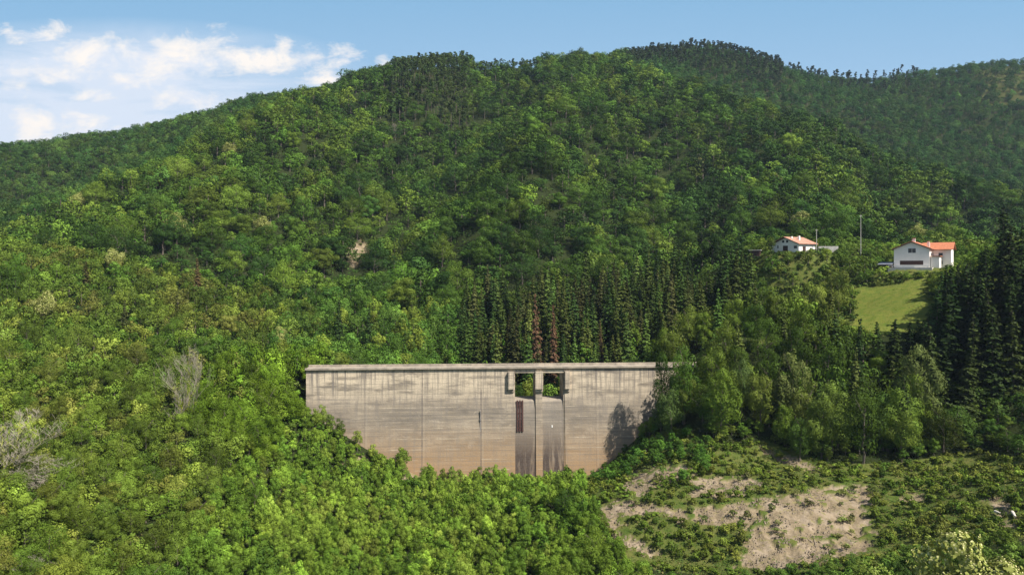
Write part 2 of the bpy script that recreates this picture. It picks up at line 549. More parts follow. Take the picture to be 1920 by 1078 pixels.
# ------------------------------------------------------------------ ground sheet
def build_ground():
    rows = np.concatenate([np.arange(-60, 120, 8), np.arange(120, 150, 1.0), np.arange(150, 212, .5), np.arange(212, 300, 1.0), 300 * 1.012 ** np.arange(0, 150), [2000, 2600, 3500, 6000, 9000]])
    rows = np.unique(np.round(rows, 3))
    u = np.unique(np.round(np.concatenate([np.linspace(-1.3, 1.3, 400), np.arange(.085, .42, .0022)]), 5))
    Yg, Ug = np.meshgrid(rows, u, indexing='ij')
    Xg = Ug * (np.maximum(Yg, 0) + 70)
    Z = Hh(Xg, Yg)
    far = Yg > 2000
    Z[far] = np.minimum(Z[far], 60)
    px, py = proj(Xg, Yg, Z)
    jx, jy = px + 24 * fbm(Xg / 9, Yg / 9, 2) + 20 * fbm(Xg / 2.5, Yg / 2.5, 3), py + 12 * fbm(Xg / 9 + 7, Yg / 9, 2) + 10 * fbm(Xg / 2.5 + 40, Yg / 2.5, 3)
    bare = near_mask(BARE, jx, jy, Yg, 130, 275).astype(float)
    bare = np.maximum(bare, near_mask([SCAR], px + 8 * fbm(Xg / 8, Yg / 8, 3), py, Yg, 380, 520))
    bare = bare * (fbm(Xg / 4.5, Yg / 4.5 + 3, 3) > -.30)
    heath = near_mask([[(1840, 120), (1990, 110), (1990, 190), (1850, 200)], [(0, 360), (25, 360), (30, 410), (0, 410)]], jx, jy, Yg, 600, 1300).astype(float)
    mead = near_mask([MEADOW], px + 14 * fbm(Xg / 5, Yg / 5, 3), py + 8 * fbm(Xg / 5 + 9, Yg / 5, 3), Yg, 255, 330).astype(float)
    clear = np.maximum(near_mask([CLEAR], px, py, Yg, 100, 260).astype(float), ((px > 1400) & (px < 1800) & (Yg > 262) & (Yg < 385)).astype(float))
    # the dug bank of the bare slope: gullies and steps
    Z -= bare * (Yg < 280) * (1.5 * np.abs(perlin(Xg / 4.2, Yg / 16)) + .6 * np.abs(perlin(Xg / 1.9, Yg / 4)) + .9 * np.abs(perlin(Xg / 14, Yg / 4.5)))
    nr, nc = Yg.shape
    idx = np.arange(nr * nc).reshape(nr, nc)
    fc = np.stack([idx[:-1, :-1], idx[:-1, 1:], idx[1:, 1:], idx[1:, :-1]], -1).reshape(-1, 4)
    v = np.stack([Xg, Yg, Z], -1).reshape(-1, 3)
    me = bpy.data.meshes.new('terrain')
    me.vertices.add(len(v))
    me.vertices.foreach_set('co', v.astype(np.float32).ravel())
    me.loops.add(len(fc) * 4)
    me.loops.foreach_set('vertex_index', fc.astype(np.int32).ravel())
    me.polygons.add(len(fc))
    me.polygons.foreach_set('loop_start', np.arange(0, len(fc) * 4, 4, dtype=np.int32))
    me.polygons.foreach_set('use_smooth', np.ones(len(fc), bool))
    for nm, a in (('bare', bare), ('mead', mead), ('clear', clear), ('heath', heath)):
        at = me.attributes.new(nm, 'FLOAT', 'POINT')
        at.data.foreach_set('value', a.astype(np.float32).ravel())
    me.update(calc_edges=True)
    m, nt = mat('hillside_soil')
    q = N(nt)
    P = q.n('ShaderNodeNewGeometry').outputs['Position']
    at = lambda s: q.n('ShaderNodeAttribute', attribute_name=s).outputs['Fac']
    n1, n2, n3 = q.noise(P, .35, 6), q.noise(P, 1.6, 6), q.noise(P, .06, 4)
    floor = q.mix(n2, (.016, .024, .008), (.034, .042, .015))  # woodland ground, darkened so its colour carries the shade between the crowns
    grass = q.mix(q.ramp(n1, [(.35, 0.), (.65, 1.)]), (.06, .09, .018), (.115, .12, .034))
    meadow = q.mix(q.ramp(n1, [(.3, 0.), (.7, 1.)]), (.095, .135, .022), (.16, .165, .036))
    clay = q.mix(q.ramp(n2, [(.3, 0.), (.75, 1.)]), (.155, .120, .074), (.265, .208, .135))
    clay = q.mix(q.ramp(q.noise(P, .22, 3), [(.5, 0.), (.62, 1.)]), clay, q.mix(n2, (.23, .18, .125), (.32, .255, .18)))
    clay = q.mix(q.ramp(q.noise(P, 3.5, 4), [(.6, 0.), (.7, .7)]), clay, (.13, .115, .045))
    clay = q.mix(q.ramp(q.noise(q.mapping(P, (1, 1, .3), (9, 0, 0)), .7, 5), [(.55, 0.), (.66, .75)]), clay, (.19, .17, .06))
    c = q.mix(at('clear'), floor, grass)
    c = q.mix(at('mead'), c, meadow)
    c = q.mix(at('heath'), c, q.mix(n3, (.065, .058, .024), (.06, .075, .022)))
    c = q.mix(at('bare'), c, clay)
    p = q.n('ShaderNodeBsdfDiffuse')
    q.l(c, p.inputs['Color'])
    bp = q.n('ShaderNodeBump')
    bp.inputs['Strength'].default_value = .6
    bp.inputs['Distance'].default_value = .5
    q.l(n2, bp.inputs['Height'])
    q.l(bp.outputs[0], p.inputs['Normal'])
    q.l(p.outputs[0], q.n('ShaderNodeOutputMaterial').inputs[0])
    me.materials.append(m)
    tag(link('terrain', me), kind='structure')


build_ground()

# ------------------------------------------------------------------ the dam
DAM = Matrix.Translation((10, 260, 0)) @ Matrix.Rotation(R(3), 4, 'Z')
DI = DAM.inverted()


def concrete(name, chute=False, deck=False):
    m, nt = mat(name)
    q = N(nt)
    tc = q.n('ShaderNodeTexCoord').outputs['Object']
    sp = q.n('ShaderNodeSeparateXYZ')
    q.l(tc, sp.inputs[0])
    x, z = sp.outputs[0], sp.outputs[2]
    big = q.noise(q.mapping(tc, (.05, .05, .22)), 1, 5, .6)
    lay = q.noise(q.mapping(tc, (.035, .3, 1.3), (3, 0, 0)), 1, 6, .65, .3)
    fine = q.noise(tc, 1.7, 6, .65)
    c = q.mix(q.ramp(big, [(.38, 0.), (.62, 1.)]), (.215, .177, .130), (.36, .296, .215))
    c = q.mix(q.ramp(lay, [(.35, .75), (.55, 0.)]), c, (.135, .118, .098))
    blot = q.noise(q.mapping(tc, (.16, .16, .30), (21, 0, 5)), 1, 7, .7, .5)
    c = q.mix(q.ramp(blot, [(.54, 0.), (.64, .65)]), c, (.40, .335, .25))
    c = q.mix(q.ramp(blot, [(.36, .55), (.45, 0.)]), c, (.13, .112, .09))
    # cream upper band, warmer and browner towards the foot
    band = q.math('MULTIPLY', q.ramp(q.math('DIVIDE', z, 41), [(.60, 0.), (.82, 1.)]), q.ramp(q.noise(q.mapping(tc, (.07, .1, .35), (0, 0, 7)), 1, 5, .65), [(.40, 0.), (.53, 1.)]))
    c = q.mix(band, c, (.60, .495, .355))
    foot = q.ramp(q.math('ADD', q.math('DIVIDE', z, 41), q.math('MULTIPLY', q.math('SUBTRACT', lay, .5), .25)), [(.08, 1.), (.50, 0.)])
    c = q.mix(foot, c, q.mix(lay, (.27, .17, .085), (.40, .265, .145)))
    # construction lifts: thin darker and paler seams every couple of metres
    lift = q.math('FRACT', q.math('ADD', q.math('DIVIDE', z, 1.9), q.math('MULTIPLY', lay, .15)))
    seam = q.math('MULTIPLY', q.math('LESS_THAN', lift, .09), q.ramp(q.noise(q.mapping(tc, (.12, .1, .5), (11, 0, 0)), 1, 4), [(.4, 0.), (.6, .8)]))
    c = q.mix(seam, c, (.20, .175, .145))
    lift2 = q.math('FRACT', q.math('ADD', q.math('DIVIDE', z, 3.8), .37))
    seam2 = q.math('MULTIPLY', q.math('LESS_THAN', lift2, .06), q.ramp(q.noise(q.mapping(tc, (.1, .1, .3), (31, 0, 0)), 1, 4), [(.5, 0.), (.6, .75)]))
    c = q.mix(seam2, c, (.50, .42, .31))
    # runs of rain staining from the crest
    st = q.noise(q.mapping(tc, (.9, .9, .035), (0, 0, 3)), 1, 5, .7)
    stm = q.math('MULTIPLY', q.ramp(st, [(.47, 0.), (.62, 1.)]), q.ramp(q.math('DIVIDE', z, 41), [(.45, .30), (.9, .95)]))
    c = q.mix(stm, c, (.19, .165, .14))
    if not deck and not chute:
        for u in (-64.5, -43.4, -21.6, 21.5, 43.5):
            jit = q.math('MULTIPLY', q.math('SUBTRACT', fine, .5), .5)
            d = q.math('ABSOLUTE', q.math('SUBTRACT', q.math('ADD', x, jit), u))
            w = .26 if u in (-43.4, -21.6) else .15
            c = q.mix(q.math('MULTIPLY', q.math('LESS_THAN', d, w), q.math('MULTIPLY', q.ramp(blot, [(.35, .3), (.6, 1.)]), .8 if u in (-43.4, -21.6) else .4)), c, (.13, .11, .095))
            side = q.math('MULTIPLY', q.math('LESS_THAN', q.math('ABSOLUTE', q.math('SUBTRACT', x, u + .7)), .3), .13)
            c = q.mix(side, c, (.47, .40, .30))
    if chute:
        c = q.mix(.40, c, q.mix(lay, (.16, .145, .125), (.235, .21, .18)))
        s2 = q.noise(q.mapping(tc, (.55, .5, .035), (5, 0, 0)), 1, 7, .72, .15)
        k = q.math('MULTIPLY', q.ramp(s2, [(.36, 0.), (.52, 1.)]), q.ramp(q.math('DIVIDE', z, 41), [(.16, 1.), (.46, .05)]))
        c = q.mix(k, c, (.070, .050, .040))
    c = q.mix(q.ramp(fine, [(.3, .30), (.6, 0.)]), c, (.19, .17, .145))
    if deck:
        c = q.mix(.75, c, q.mix(q.ramp(q.noise(tc, .35, 5), [(.35, 0.), (.65, 1.)]), (.19, .165, .135), (.35, .30, .235)))
    p = q.n('ShaderNodeBsdfPrincipled')
    p.inputs['Roughness'].default_value = .9
    p.inputs['Specular IOR Level'].default_value = .2
    q.l(c, p.inputs['Base Color'])
    bp = q.n('ShaderNodeBump')
    bp.inputs['Strength'].default_value = .5
    bp.inputs['Distance'].default_value = .15
    q.l(q.math('ADD', lay, fine), bp.inputs['Height'])
    q.l(bp.outputs[0], p.inputs['Normal'])
    q.l(p.outputs[0], q.n('ShaderNodeOutputMaterial').inputs[0])
    return m


CONC, CHUTE, DECK = concrete('weathered_concrete'), concrete('stained_chute_concrete', chute=True), concrete('deck_concrete', deck=True)


def prism(bm, u0, u1, prof):
    """extrude a closed (v, z) outline along u; v points away from the camera"""
    a = [bm.verts.new((u0, v, z)) for v, z in prof]
    b = [bm.verts.new((u1, v, z)) for v, z in prof]
    n = len(prof)
    bm.faces.new(a[::-1])
    bm.faces.new(b)
    for i in range(n):
        j = (i + 1) % n
        bm.faces.new((a[i], a[j], b[j], b[i]))


def box(bm, x0, x1, y0, y1, z0, z1):
    prism(bm, x0, x1, [(y0, z0), (y1, z0), (y1, z1), (y0, z1)])


def bmobj(name, bm, m, parent=None, bevel=0.0):
    bmesh.ops.recalc_face_normals(bm, faces=bm.faces)
    if bevel:
        bmesh.ops.bevel(bm, geom=list(bm.edges), offset=bevel, segments=1, affect='EDGES')
    me = bpy.data.meshes.new(name)
    bm.to_mesh(me)
    bm.free()
    me.materials.append(m)
    return link(name, me, parent)


def piece(name, m, parent, fn, bevel=0.0):
    bm = bmesh.new()
    fn(bm)
    return bmobj(name, bm, m, parent, bevel)


dam = tag(bpy.data.objects.new('concrete_dam', None), 'weathered grey and tan concrete dam with two open spillway bays under its crest', 'dam')
COL.objects.link(dam)
dam.matrix_world = DAM


def front(z):   # the downstream face: upright at the top, leaning out towards the foot
    return 0.0 if z > 30 else -(30 - z) * .085


def wall_prof(back=4.6, off=0.0):
    return [(front(z) + off, z) for z in (39.2, 34, 30, 24, 16, 8, 0, -8)] + [(16, -8), (9, 20), (back, 34), (back, 39.2)]


piece('wall', CONC, dam, lambda b: prism(b, -86, -9.4, wall_prof()))
piece('wall', CONC, dam, lambda b: prism(b, 9.8, 92, wall_prof()))
# central pier and the deep side piers of the bays
piece('pier', CONC, dam, lambda b: prism(b, -1.15, 1.35, [(.04 + front(z), z) for z in (37.8, 30, 20, 8, -8)] + [(12, -8), (12, 37.8)]))
for u0, u1 in ((-9.4, -8.9), (9.3, 9.8)):
    piece('pier', CONC, dam, lambda b: prism(b, u0, u1, [(.25 + front(z), z) for z in (37.8, 30, 20, 8, -8)] + [(12, -8), (12, 37.8)]))
# spillway chutes: rounded sill, then a face set back between the piers
sill = [(11, 20), (9, 27.5), (5, 27.9), (1.5, 27.8), (.75, 27.5), (.42, 26.9)] + [(.35 + front(z), z) for z in (24, 20, 14, 8, 0, -8)] + [(11, -8)]
piece('spillway_chute', CHUTE, dam, lambda b: prism(b, -8.9, -1.15, sill))
piece('spillway_chute', CHUTE, dam, lambda b: prism(b, 1.35, 9.3, sill))
# bridge beam over the bays, corbelled blocks, deck and kerbs
piece('bridge_beam', CONC, dam, lambda b: prism(b, -9.4, 9.8, [(.08, 37.8), (4.2, 37.8), (4.2, 39.2), (.08, 39.2)]))
for u0, u1 in ((-11.5, -9.35), (-1.35, 1.55), (9.75, 11.6)):
    piece('corbel_block', CONC, dam, lambda b: prism(b, u0, u1, [(-1.25, 38.4), (-1.25, 31.9), (-.55, 31.85), (-.50, 30.75), (.02, 30.5), (.02, 38.4)]), .05)
piece('deck_slab', DECK, dam, lambda b: prism(b, -86.3, 92, [(-.75, 39.55), (-.35, 39.2), (5.2, 39.2), (5.2, 40.0), (-.75, 40.0)]), .04)
piece('kerb', DECK, dam, lambda b: box(b, -86.3, 92, -.70, -.35, 40.0, 40.28), .03)
piece('kerb', DECK, dam, lambda b: box(b, -86.2, 92, 4.75, 5.15, 40.0, 40.75), .03)
WHITE = flat_mat('white_paint', (.78, .77, .73), .6, .06, 1.5)
RUST = flat_mat('rusted_steel', (.075, .036, .029), .8, .4, 2.0, .3, .2)
PIPE = flat_mat('grey_drain_pipe', (.22, .20, .18), .7, .3, 1.0)


def drain(bm):
    box(bm, -21.95, -21.65, -.30 + front(20), .3, 14.5, 24)
    box(bm, -22.05, -21.55, -.42 + front(20), .3, 20.4, 21.2)


piece('drain_pipe', PIPE, dam, drain)
for u, z, w, h in ((5.1, 26.1, 1.4, .28), (5.0, 17.9, .42, .8)):
    yy = .33 + front(z) if z < 23 else .75
    piece('white_plate', WHITE, dam, lambda b: box(b, u - w / 2, u + w / 2, yy - .12, yy + .6, z - h / 2, z + h / 2))
rail = tag(bpy.data.objects.new('rusty_gate_frame', None), 'rust red steel rails standing upright in the spillway bay beside the middle pier', 'gate frame')
COL.objects.link(rail)
rail.matrix_world = DAM
for u in (-8.0, -7.05, -6.1):
    piece('rail', RUST, rail, lambda b: prism(b, u - .30, u + .30, [(.30 + front(16), 16.2), (.30, 27.6), (-.05, 27.6), (-.05 + front(16), 16.2)]))
for z in (17.2, 20.0, 22.8, 25.6):
    piece('crossbar', RUST, rail, lambda b: box(b, -8.0, -6.1, .12 + front(z), .28 + front(z), z, z + .25))

# ------------------------------------------------------------------ houses on the knoll
PLASTER = flat_mat('white_plaster', (.76, .72, .66), .85, .06, .5)
TILE2 = flat_mat('new_roof_tiles', (.43, .155, .075), .8, .18, 1.2)
TILE1 = flat_mat('faded_roof_tiles', (.40, .20, .135), .85, .25, 1.0)
EAVE = flat_mat('dark_eave_timber', (.06, .035, .025), .8, .3)
GLASS = flat_mat('dark_window_glass', (.02, .022, .03), .2, .2, 1, .6)
TIMB = flat_mat('dark_doors', (.05, .025, .02), .7, .3)
STONE = flat_mat('pale_terrace_wall', (.50, .47, .42), .9, .2, .8)
GREYROOF = flat_mat('grey_sheet_roof', (.20, .20, .22), .6, .2, .8)


def house_root(name, label, px, Y, az, z):
    o = tag(bpy.data.objects.new(name, None), label, 'house')
    COL.objects.link(o)
    x, y, _ = ray(px, 500, Y)
    # local -Y looks out of the gable, +X is the right hand side of someone facing the gable
    o.matrix_world = Matrix.Translation((x, y, z)) @ Matrix.Rotation(R(-az), 4, 'Z')
    return o


def gable_house(o, W, L, He, Hr, tiles, over=1.0, ridge_off=0.0):
    w2 = W / 2
    xr = ridge_off

    def walls(b):
        pr = [(-w2, -7), (w2, -7), (w2, He), (xr, Hr - .12), (-w2, He)]
        a = [b.verts.new((x, 0, z)) for x, z in pr]
        c = [b.verts.new((x, L, z)) for x, z in pr]
        b.faces.new(a)
        b.faces.new(c[::-1])
        for i in range(5):
            j = (i + 1) % 5
            b.faces.new((a[i], c[i], c[j], a[j]))
    piece('wall', PLASTER, o, walls)

    def slope(b, s, z_up, t, ov):
        # one roof plane from ridge to eave, with thickness
        e = s * (w2 + .9)
        k = (Hr - He) / abs(s * w2 - xr)
        ze = Hr - k * abs(e - xr)
        pr = [(xr, Hr + z_up), (e, ze + z_up), (e, ze + z_up + t), (xr, Hr + z_up + t)]
        a = [b.verts.new((x, -ov, z)) for x, z in pr]
        c = [b.verts.new((x, L + ov, z)) for x, z in pr]
        b.faces.new(a)
        b.faces.new(c[::-1])
        for i in range(4):
            j = (i + 1) % 4
            b.faces.new((a[i], c[i], c[j], a[j]))
    for s in (-1, 1):
        r = piece('roof', tiles, o, lambda b: slope(b, s, .26, .22, over))
        piece('eave', EAVE, r, lambda b: slope(b, s, .03, .225, over - .06))


def win(o, m, x0, x1, z0, z1, frame=True, face='gable', w2=0.0, name='window'):
    if face == 'gable':
        p = piece(name, m, o, lambda b: box(b, x0, x1, -.03, .05, z0, z1))
        if frame:
            def fr(b):
                t = .16
                box(b, x0 - t, x0, -.07, .04, z0 - t, z1 + t)
                box(b, x1, x1 + t, -.07, .04, z0 - t, z1 + t)
                box(b, x0, x1, -.07, .04, z1, z1 + t)
                box(b, x0, x1, -.10, .04, z0 - t, z0)
                box(b, (x0 + x1) / 2 - .06, (x0 + x1) / 2 + .06, -.06, .03, z0, z1)
            piece('frame', WHITE, p, fr)
    else:
        p = piece(name, m, o, lambda b: box(b, w2 - .05, w2 + .03, x0, x1, z0, z1))
    return p


# the nearer house: bright orange tiles, terrace in front, lean-to and stair on its right side
x, y, _ = ray(1709, 500, 312)
h2 = house_root('farmhouse', 'large white farmhouse with bright orange tiled roof and terrace above the meadow', 1709, 312, 38, 77.4)
gable_house(h2, 14.0, 19, 8.2, 11.2, TILE2)
win(h2, GLASS, -1.3, 1.7, 6.4, 8.4)
win(h2, TIMB, -4.6, 4.6, 1.0, 2.9, False, name='porch_opening')
win(h2, GLASS, 4, 6, 5.2, 6.5, False, 'side', 7.25)
win(h2, GLASS, 9, 11, 5.2, 6.5, False, 'side', 7.25)
win(h2, GLASS, 9, 11, 1.2, 2.8, False, 'side', 7.25)
for xx, yy, hz in ((.6, 3.0, 12.9), (-.3, 7.5, 12.6)):
    ch = piece('chimney', PLASTER, h2, lambda b: box(b, xx - .5, xx + .5, yy - .5, yy + .5, 9.6, hz))
    piece('cap', TILE2, ch, lambda b: box(b, xx - .65, xx + .65, yy - .65, yy + .65, hz, hz + .18))
ch = piece('chimney', PLASTER, h2, lambda b: box(b, 5.0, 6.0, 8.5, 9.5, 8.4, 11.6))
piece('cap', TILE2, ch, lambda b: box(b, 4.85, 6.15, 8.35, 9.65, 11.6, 11.8))
# side wing with its own lower roof, leaning against the right wall
wing = piece('side_wing', PLASTER, h2, lambda b: box(b, 7.25, 10.6, 1.0, 8.0, -2.5, 4.6))
piece('roof', TILE2, wing, lambda b: prism(b, 7.3, 11.1, [(.4, 4.7), (8.5, 4.7), (8.5, 5.0), (.4, 5.0)]))
wing2 = piece('side_wing', PLASTER, h2, lambda b: prism(b, 7.0, 14.2, [(9.4, -7), (19, -7), (19, 8.0), (14.2, 10.6), (9.4, 8.0)]))
piece('roof', TILE2, wing2, lambda b: prism(b, 2.5, 15.2, [(8.4, 7.75), (14.2, 11.0), (20.0, 7.75), (20.0, 8.0), (14.2, 11.28), (8.4, 8.0)]))
piece('window', GLASS, wing2, lambda b: box(b, 9.4, 11.0, 9.33, 9.5, 5.0, 6.4))
piece('window', GLASS, wing2, lambda b: box(b, 9.4, 11.0, 9.33, 9.5, 1.4, 2.9))
# terrace, its wall, posts and railing, and the dark lean-to carport
terr = piece('terrace', STONE, h2, lambda b: box(b, -8.6, 8.6, -5.2, -.02, -3.5, -.2))
piece('railing', WHITE, terr, lambda b: [box(b, -8.5, 8.5, -5.15, -5.0, .55, .75)] + [box(b, x, x + .18, -5.15, -5.0, -.2, .55) for x in np.arange(-8.5, 8.5, 1.7)])
piece('arch', TIMB, terr, lambda b: box(b, -5.8, -3.9, -5.23, -5.1, -3.0, -1.3))
car = piece('carport', TIMB, h2, lambda b: box(b, -12.6, -7.6, -2.6, 3.4, -2.6, 1.0))
piece('roof', GREYROOF, car, lambda b: prism(b, -13.2, -7.3, [(-3.2, 1.0), (3.8, 2.0), (3.8, 2.3), (-3.2, 1.3)]))

# the farther house: bluish white gable in shade, faded tiles
h1 = house_root('cottage', 'small white house with faded pink tiles and shaded gable between trees on the knoll', 1472, 345, 58, 84.6)
gable_house(h1, 15.5, 13, 4.2, 7.4, TILE1, 1.2)
win(h1, GLASS, -1.7, -.5, 4.9, 6.1, False)
win(h1, GLASS, .6, 1.8, 4.9, 6.1, False)
win(h1, TIMB, -1.2, 1.6, .3, 3.4, False, name='barn_door')
win(h1, GLASS, -4.6, -3.7, 2.2, 3.6)
win(h1, GLASS, 5.0, 6.8, 1.9, 3.3, False)
win(h1, TIMB, 3, 5.5, .3, 3.0, False, 'side', 7.75, name='door')
ch = piece('chimney', PLASTER, h1, lambda b: box(b, 3.2, 4.1, 5.4, 6.3, 5.4, 8.3))
ch = piece('chimney', PLASTER, h1, lambda b: box(b, 1.2, 2.0, 2.4, 3.2, 6.2, 8.0))
shed = tag(bpy.data.objects.new('garden_shed', None), 'low shed with brown sides and pale flat roof left of the small white house', 'shed')
COL.objects.link(shed)
sx, sy, _ = ray(1416, 500, 345)
shed.matrix_world = Matrix.Translation((sx, sy, 83.0)) @ Matrix.Rotation(R(-30), 4, 'Z')
piece('wall', TIMB, shed, lambda b: box(b, -2.4, 2.4, -1.5, 1.5, -2, 2.6))
piece('roof', STONE, shed, lambda b: box(b, -2.9, 2.9, -2.0, 2.0, 2.6, 2.85))
gw = piece('garden_wall', STONE, None, lambda b: box(b, -4.5, 4.5, -.2, .2, -2, 1.3), .04)
gx, gy, _ = ray(1553, 500, 345)
gw.matrix_world = Matrix.Translation((gx, gy, 86.4)) @ Matrix.Rotation(R(-20), 4, 'Z')
tag(gw, 'low pale garden wall right of the small white house', 'wall')
POLE = flat_mat('weathered_pole', (.42, .40, .36), .8, .2)
for px, ztop, Y, lab in ((1531, 96.2, 343, 'short pale pole at the right corner of the small white house'), (1614, 104.0, 352, 'tall thin utility pole standing among trees between the two houses')):
    x, y, _ = ray(px, 500, Y)
    zb = float(Hh(x, y)[0])
    o = tag(bpy.data.objects.new('utility_pole', None), lab, 'pole')
    COL.objects.link(o)
    o.location = (x, y, zb)
    V, Fc = [], []
    tube(V, Fc, [(0, 0, -1), (0, 0, (ztop - zb) * .6), (0, 0, ztop - zb)], [.19, .15, .11], 8)
    link('shaft', mesh_vf('pole_shaft', V, Fc, POLE), o)
    piece('crossarm', POLE, o, lambda b: box(b, -.7, .7, -.08, .08, ztop - zb - .7, ztop - zb - .55))

# ------------------------------------------------------------------ bare trees


def bare_geo(seed, h, spread, depth=4, ivy=False):
    r = random.Random(seed)
    W, Fw, T, Ft = [], [], [], []

    def grow(p, d, L, rad, lev):
        n = 5 if lev == 0 else 3
        pts, rr = [p], [rad]
        q, dd = p.copy(), d.copy()
        for i in range(n):
            dd = (dd + Vector((r.gauss(0, .10), r.gauss(0, .10), r.gauss(.06, .06)))).normalized()
            q = q + dd * (L / n)
            pts.append(q.copy())
            rr.append(rad * (1 - .75 * (i + 1) / n))
        if lev <= 1:
            tube(W, Fw, pts, rr, 5)
        else:
            tube(T, Ft, pts, [max(x, .016) for x in rr], 3)
        if lev >= depth:
            return
        k = (10, 5, 4, 3)[lev] if lev < 4 else 2
        for i in range(k):
            t = (.22 + .78 * (i + r.random()) / k) if lev == 0 else r.uniform(.25, 1)
            f = t * n
            b = pts[min(n, int(f))].lerp(pts[min(n, int(f) + 1)], f - int(f))
            a = r.uniform(0, 6.28)
            side = Vector((math.cos(a), math.sin(a), 0))
            nd = (dd * (1.0 if lev else .75) + side * spread * (1.7 if lev == 0 else 1.25) + Vector((0, 0, r.uniform(.0, .35)))).normalized()
            LL = L * (.50 * (1.12 - t) + .10 if lev == 0 else r.uniform(.45, .7))
            grow(b, nd, LL, rad * (.42 if lev else .34), lev + 1)
    for i in range(3):
        a = i * 2.1 + r.uniform(0, .9)
        k0 = .08 if i == 0 else r.uniform(.30, .60)
        grow(Vector((math.cos(a) * .4, math.sin(a) * .4, -1)), Vector((math.cos(a) * spread * k0, math.sin(a) * spread * k0, 1)).normalized(), h * (1.0 if i == 0 else r.uniform(.55, .8)), h * .018, 0)
    return W, Fw, T, Ft


def along(px, pt, Y0, h):
    Ys = np.arange(Y0 * .75, Y0 * 1.3, 1.0)
    Xs = (px - CX) / F * Ys
    top = HY - F * (Hh(Xs, Ys) + h - CZ) / Ys
    k = int(np.argmin(np.abs(top - pt) + .02 * np.abs(Ys - Y0)))
    return float(Xs[k]), float(Ys[k]), float(Hh(Xs[k], Ys[k])[0])


BARES = [
    (348, 640, 788, 246, 1, .62, 'leafless grey tree with ivy clad stems rising near the dam\'s left end', True),
    (8, 770, 900, 168, 2, .75, 'wide leafless tree with pale grey twigs at the left edge of the photo', True),
    (70, 850, 915, 160, 3, 1.1, 'low sprawling leafless tree whose twigs reach right beside the wide bare one', False),
    (60, 1035, 1078, 118, 4, .9, 'small bare bush with grey twigs at the bottom left corner', False),
    (1098, 393, 440, 452, 5, .10, 'dead grey snag standing on the hillside above the spruce stand', False),
    (738, 232, 258, 660, 6, .16, 'dead brown bare tree high on the hill below the left pines', False),
]
bare_tops = []
for px, pt, pb, Y, sd, spr, lab, ivy in BARES:
    hh = (pb - pt) / F * Y + 2.0
    x, y, z = along(px, pt, Y, hh)
    Y = y
    W, Fw, T, Ft = bare_geo(sd, 14.0, spr)
    hmax = max(v[2] for v in T)
    k = hh / hmax
    wmax = sorted(math.hypot(v[0], v[1]) for v in T)[int(len(T) * .97)]
    kx = {348: 40, 8: 80, 70: 60, 60: 45, 1098: 6, 738: 12}[px] / F * Y / wmax
    W, T = [Vector((v.x * kx, v.y * kx, v.z * k)) for v in W], [Vector((v.x * kx, v.y * kx, v.z * k)) for v in T]
    o = tag(bpy.data.objects.new('bare_tree', None), lab, 'tree', 'leafless trees on the slopes')
    COL.objects.link(o)
    o.location = (x, y, z)
    link('trunk', mesh_vf('bare_trunk', W, Fw, MOSSBARK if ivy else TWIG), o)
    link('twigs', mesh_vf('bare_twigs', T, Ft, TWIG), o)
    if ivy:
        wv = np.array([tuple(v) for v in W])
        wv = wv[(wv[:, 2] < hh * .62) & (np.hypot(wv[:, 0], wv[:, 1]) < hh * .2)]
        pk = wv[rng.integers(len(wv), size=1500)] + rng.normal(0, .28, (1500, 3))
        iv = link('ivy', mesh_quads('ivy', quads(pk, rng.normal(size=(1500, 3)) + np.array([0, -.6, .5]), rng.uniform(.2, .45, 1500), rng), rng.uniform(.7, 1.3, 1500), LEAF), o)
        iv.color = (.20, .23, .03, 1)
    bare_tops.append((px, pt, pb, Y, hh))

# pale fallen logs on the right slope
for (px, py, px2, py2, Y, lab) in ((1866, 950, 1880, 968, 163, 'pale weathered log lying on the right slope, the longer one'), (1898, 962, 1904, 972, 160, 'short pale log lying right of the longer log')):
    a, b = Vector(ray(px, py, Y)), Vector(ray(px2, py2, Y - 3))
    a.z = float(Hh(a.x, a.y)[0]) + .5
    b.z = float(Hh(b.x, b.y)[0]) + .5
    V, Fc = [], []
    m_ = (a + b) / 2
    tube(V, Fc, [a - m_, (a - m_) * .3 + Vector((0, 0, .06)), b - m_], [.34, .32, .24], 8)
    tag(link('fallen_log', mesh_vf('fallen_log', V, Fc, flat_mat('bleached_wood', (.62, .56, .46), .8, .15)), None, m_), lab, 'log')

# ------------------------------------------------------------------ plant the trees
# limits: tree tops in front of these features stay below the line (px, py) if nearer than Ymax
LIMITS = [
    (259, [(566, 722), (600, 724), (640, 718), (672, 748), (704, 778), (745, 768), (772, 800), (792, 845), (830, 868), (880, 866), (905, 870), (935, 858), (962, 882), (1000, 884),
           (1050, 868), (1080, 850), (1100, 838), (1140, 812), (1172, 796), (1206, 780), (1216, 755)]),
    (264, [(1216, 755), (1226, 720), (1240, 690), (1256, 655)]),
    (310, [(1598, 605), (1612, 610), (1640, 590), (1690, 598), (1716, 600), (1724, 560), (1736, 515), (1748, 500), (1778, 492), (1800, 472), (1850, 452)]),
    (325, [(1672, 508), (1745, 506)]),
    (344, [(1400, 468), (1440, 468), (1478, 470), (1500, 467), (1530, 462), (1560, 460)]),
    (200, [(1140, 948), (1200, 1046), (1380, 1062), (1500, 1050), (1640, 1034), (1700, 1010)]),
    (468, [(645, 515), (660, 512), (690, 500), (715, 478)]),
]
LIMITS = [(ym, np.array(p, float)) for ym, p in LIMITS]
for px, pt, pb, Y, hh in bare_tops[:4]:
    w = hh * .30 * F / Y
    LIMITS.append((Y - .5, np.array([(px - w, pb - 34), (px + w, pb - 34)], float)))


